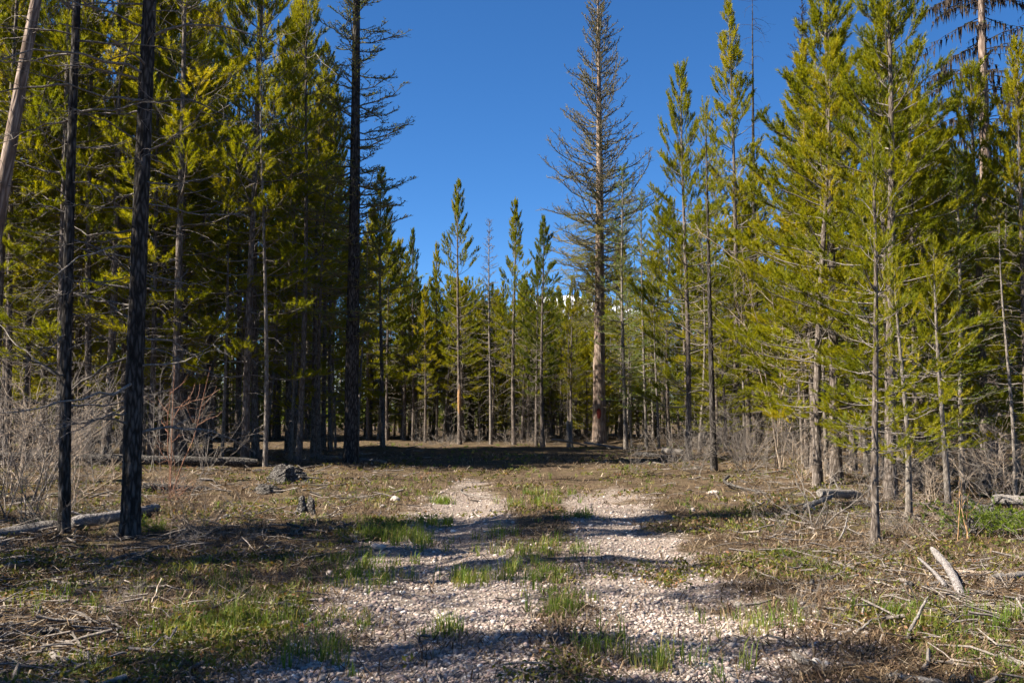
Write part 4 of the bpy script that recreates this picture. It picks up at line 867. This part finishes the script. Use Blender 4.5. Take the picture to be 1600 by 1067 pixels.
def blades(name, x, y, h, wd, lean, mat, tint, label, cat, seg=2):
    """single bent blades, one strip each"""
    n = len(x); z = terrain(x, y) - 0.005; a = rng.uniform(0, 6.28, n); d = np.stack([np.cos(a), np.sin(a)], 1)
    b2 = a + rng.normal(1.57, 0.5, n); s = np.stack([np.cos(b2), np.sin(b2)], 1) * (wd / 2)[:, None]
    p0 = np.stack([x, y, z], 1); up = np.array([0, 0, 1.0])
    L = np.stack([d[:, 0] * lean, d[:, 1] * lean, np.zeros(n)], 1)
    p1 = p0 + up * (h * 0.6)[:, None] + L * (h * 0.35)[:, None]; p2 = p0 + up * (h * (1 - 0.25 * np.minimum(lean, 3)))[:, None].clip(0.01) + L * h[:, None]
    S = np.concatenate([s, np.zeros((n, 1))], 1)
    V = np.stack([p0 - S, p0 + S, p1 + S * 0.8, p1 - S * 0.8, p2], 1).reshape(-1, 3); k = (np.arange(n) * 5)[:, None]
    mb = MB(); mb.v.append(V.astype(np.float32)); mb.f4.append(np.array([[0, 1, 2, 3]]) + k); mb.t4.append(tint.astype(np.float32)); mb.f3.append(np.array([[3, 2, 4]]) + k); mb.t3.append(tint.astype(np.float32)); mb.n = len(V)
    return tag(link(name, mb.mesh(name, mat, False)), label, cat, kind='stuff')
def grass():
    x, y = scatter(26000, 4.6, 42, lambda x, y: np.clip((greens(x, y) - 0.30) * 1.1, 0, 1) * (np.hypot(x, y) < 45), 0.6, 1.5)
    # the clumps one sees in the photograph
    cl = [(610, 838, 0.45, 60), (650, 850, .3, 30), (676, 820, .2, 26), (570, 905, .4, 40), (735, 905, .35, 30), (840, 862, .5, 46), (820, 900, .5, 40), (480, 1030, .28, 26), (430, 980, .2, 14), (700, 995, .12, 14), (880, 960, .16, 18), (905, 815, .3, 18), (770, 840, .3, 16), (960, 1030, .3, 18), (1030, 1050, .2, 14), (1400, 960, .3, 20), (1230, 970, .25, 18), (1570, 970, .5, 50), (850, 770, .5, 24), (690, 785, .2, 18), (1170, 980, .3, 12), (1080, 1045, .3, 10), (240, 1000, .3, 14), (350, 985, .3, 26), (560, 880, .5, 34), (340, 900, .5, 26), (110, 960, .4, 20), (830, 790, .5, 26)]
    cx = []; cy_ = []
    for px, py, r, n in cl:
        a, b = G(px, py); cx.append(rng.normal(a, r * 0.55, n)); cy_.append(rng.normal(b, r * 0.7, n))
    x = np.concatenate([x] + cx); y = np.concatenate([y] + cy_); big_ = np.concatenate([np.zeros(len(x) - sum(map(len, cx))), np.ones(sum(map(len, cx)))])
    m = 11; n = len(x); hh = (rng.uniform(0.035, 0.10, n) + big_ * rng.uniform(0.03, 0.10, n)) * np.where(y > 20, 1.2, 1)
    tt = np.clip(rng.normal(0.52, 0.2, n), 0, 1)
    X_ = np.repeat(x, m) + rng.normal(0, 0.028, n * m); Y_ = np.repeat(y, m) + rng.normal(0, 0.028, n * m)
    blades('grass', X_, Y_, np.repeat(hh, m) * rng.uniform(0.5, 1.3, n * m), rng.uniform(0.003, 0.006, n * m) * (1 + np.repeat(y, m) * 0.05), np.abs(rng.normal(0, 0.55, n * m)), M['grass'], np.clip(np.repeat(tt, m) + rng.normal(0, 0.12, n * m), 0, 1), 'short spring grass in clumps along the track and verges', 'grass')
    print('grass', n * m)
grass()
def straw():
    x, y = scatter(150000, 4.6, 34, lambda x, y: np.clip(1.0 - 1.25 * road(x, y), 0.05, 1) * np.clip(0.55 + 0.35 * waves(x, y, 2.3, 5, 9), 0, 1), 0.6, 1.7); n = len(x)
    blades('dead_grass_litter', x, y, rng.uniform(0.03, 0.11, n) * (1 + 0.015 * y), rng.uniform(0.003, 0.010, n) * (1 + 0.05 * y), rng.uniform(0.8, 3.4, n), M['straw'], np.clip(rng.normal(0.45, 0.25, n), 0, 1), 'straw-coloured dead grass and needle litter on the ground', 'litter')
    print('straw', n)
straw()
def low_leaves():
    x, y = scatter(42000, 4.6, 30, lambda x, y: np.clip((0.45 + 0.55 * waves(x, y, 1.9, 6, 18) - 0.9 * road(x, y)) - 0.30, 0, 0.5), 0.6, 1.6); n = len(x); m = 7
    hz = rng.uniform(0.02, 0.09, n); X_ = np.repeat(x, m) + rng.normal(0, 0.035, n * m); Y_ = np.repeat(y, m) + rng.normal(0, 0.035, n * m); Z_ = terrain(X_, Y_) + np.repeat(hz, m) * rng.uniform(0.2, 1.1, n * m)
    k = n * m; D = norm(rng.normal(size=(k, 3)) + [0, 0, 0.4]); S = norm(np.cross(D, rng.normal(size=(k, 3)))); l_ = (rng.uniform(0.008, 0.018, k) * (1 + 0.05 * Y_))[:, None]; p = np.stack([X_, Y_, Z_], 1)
    V = np.stack([p - D * l_, p + S * l_ * 0.5, p + D * l_, p - S * l_ * 0.5], 1).reshape(-1, 3)
    mb = MB(); mb.quads(V, np.arange(len(V)).reshape(-1, 4), np.clip(np.repeat(rng.normal(0.5, 0.2, n), m) + rng.normal(0, .1, k), 0, 1)); tag(link('ground_cover_leaves', mb.mesh('ground cover', M['leaf'], False)), 'olive leaves of low ground-cover plants on the verges', 'ground cover', kind='stuff')
    print('leaves', k)
low_leaves()
def twig_litter():
    x, y = scatter(30000, 4.6, 40, lambda x, y: np.clip(sstep(1.2, 4.0, np.abs(x - 0.3)) * (0.6 + 0.4 * waves(x, y, 1.3, 5, 33)), 0.015, 1) * 0.55, 0.6, 1.55); n = len(x)
    L = rng.uniform(0.06, 0.34, n) * (1 + 0.02 * y); a = rng.uniform(0, 6.28, n); e = rng.normal(0.02, 0.13, n); z = terrain(x, y) + rng.uniform(0.005, 0.04, n)
    d = np.stack([np.cos(a) * np.cos(e), np.sin(a) * np.cos(e), np.sin(e)], 1); p = np.stack([x, y, z + np.abs(np.sin(e)) * L * 0.5], 1); j = rng.normal(0, 0.04, (n, 3)) * L[:, None]
    P = np.stack([p - d * (L / 2)[:, None], p + j, p + d * (L / 2)[:, None]], 1); r = rng.uniform(0.0025, 0.006, n) * np.exp(rng.normal(0, 0.45, n)) * (1 + 0.03 * y); Rd = np.stack([r, r * 0.9, r * 0.6], 1)
    mb = MB(); mb.tubes(P, Rd, 4, np.clip(rng.normal(0.5, 0.3, n), 0, 1)); tag(link('twig_litter', mb.mesh('twig litter', M['twig_dead'])), 'small grey twigs and wood splinters strewn over the verges', 'litter', kind='stuff')
    print('twigs', n)
twig_litter()
# dry bent stems standing among the litter
tris = sum(sum(len(p.vertices) - 2 for p in me.polygons) if len(me.polygons) < 200 else int(len(me.loops) - 2 * len(me.polygons)) for me in bpy.data.meshes)
print('TRIS', tris, 'OBJECTS', len(bpy.data.objects))
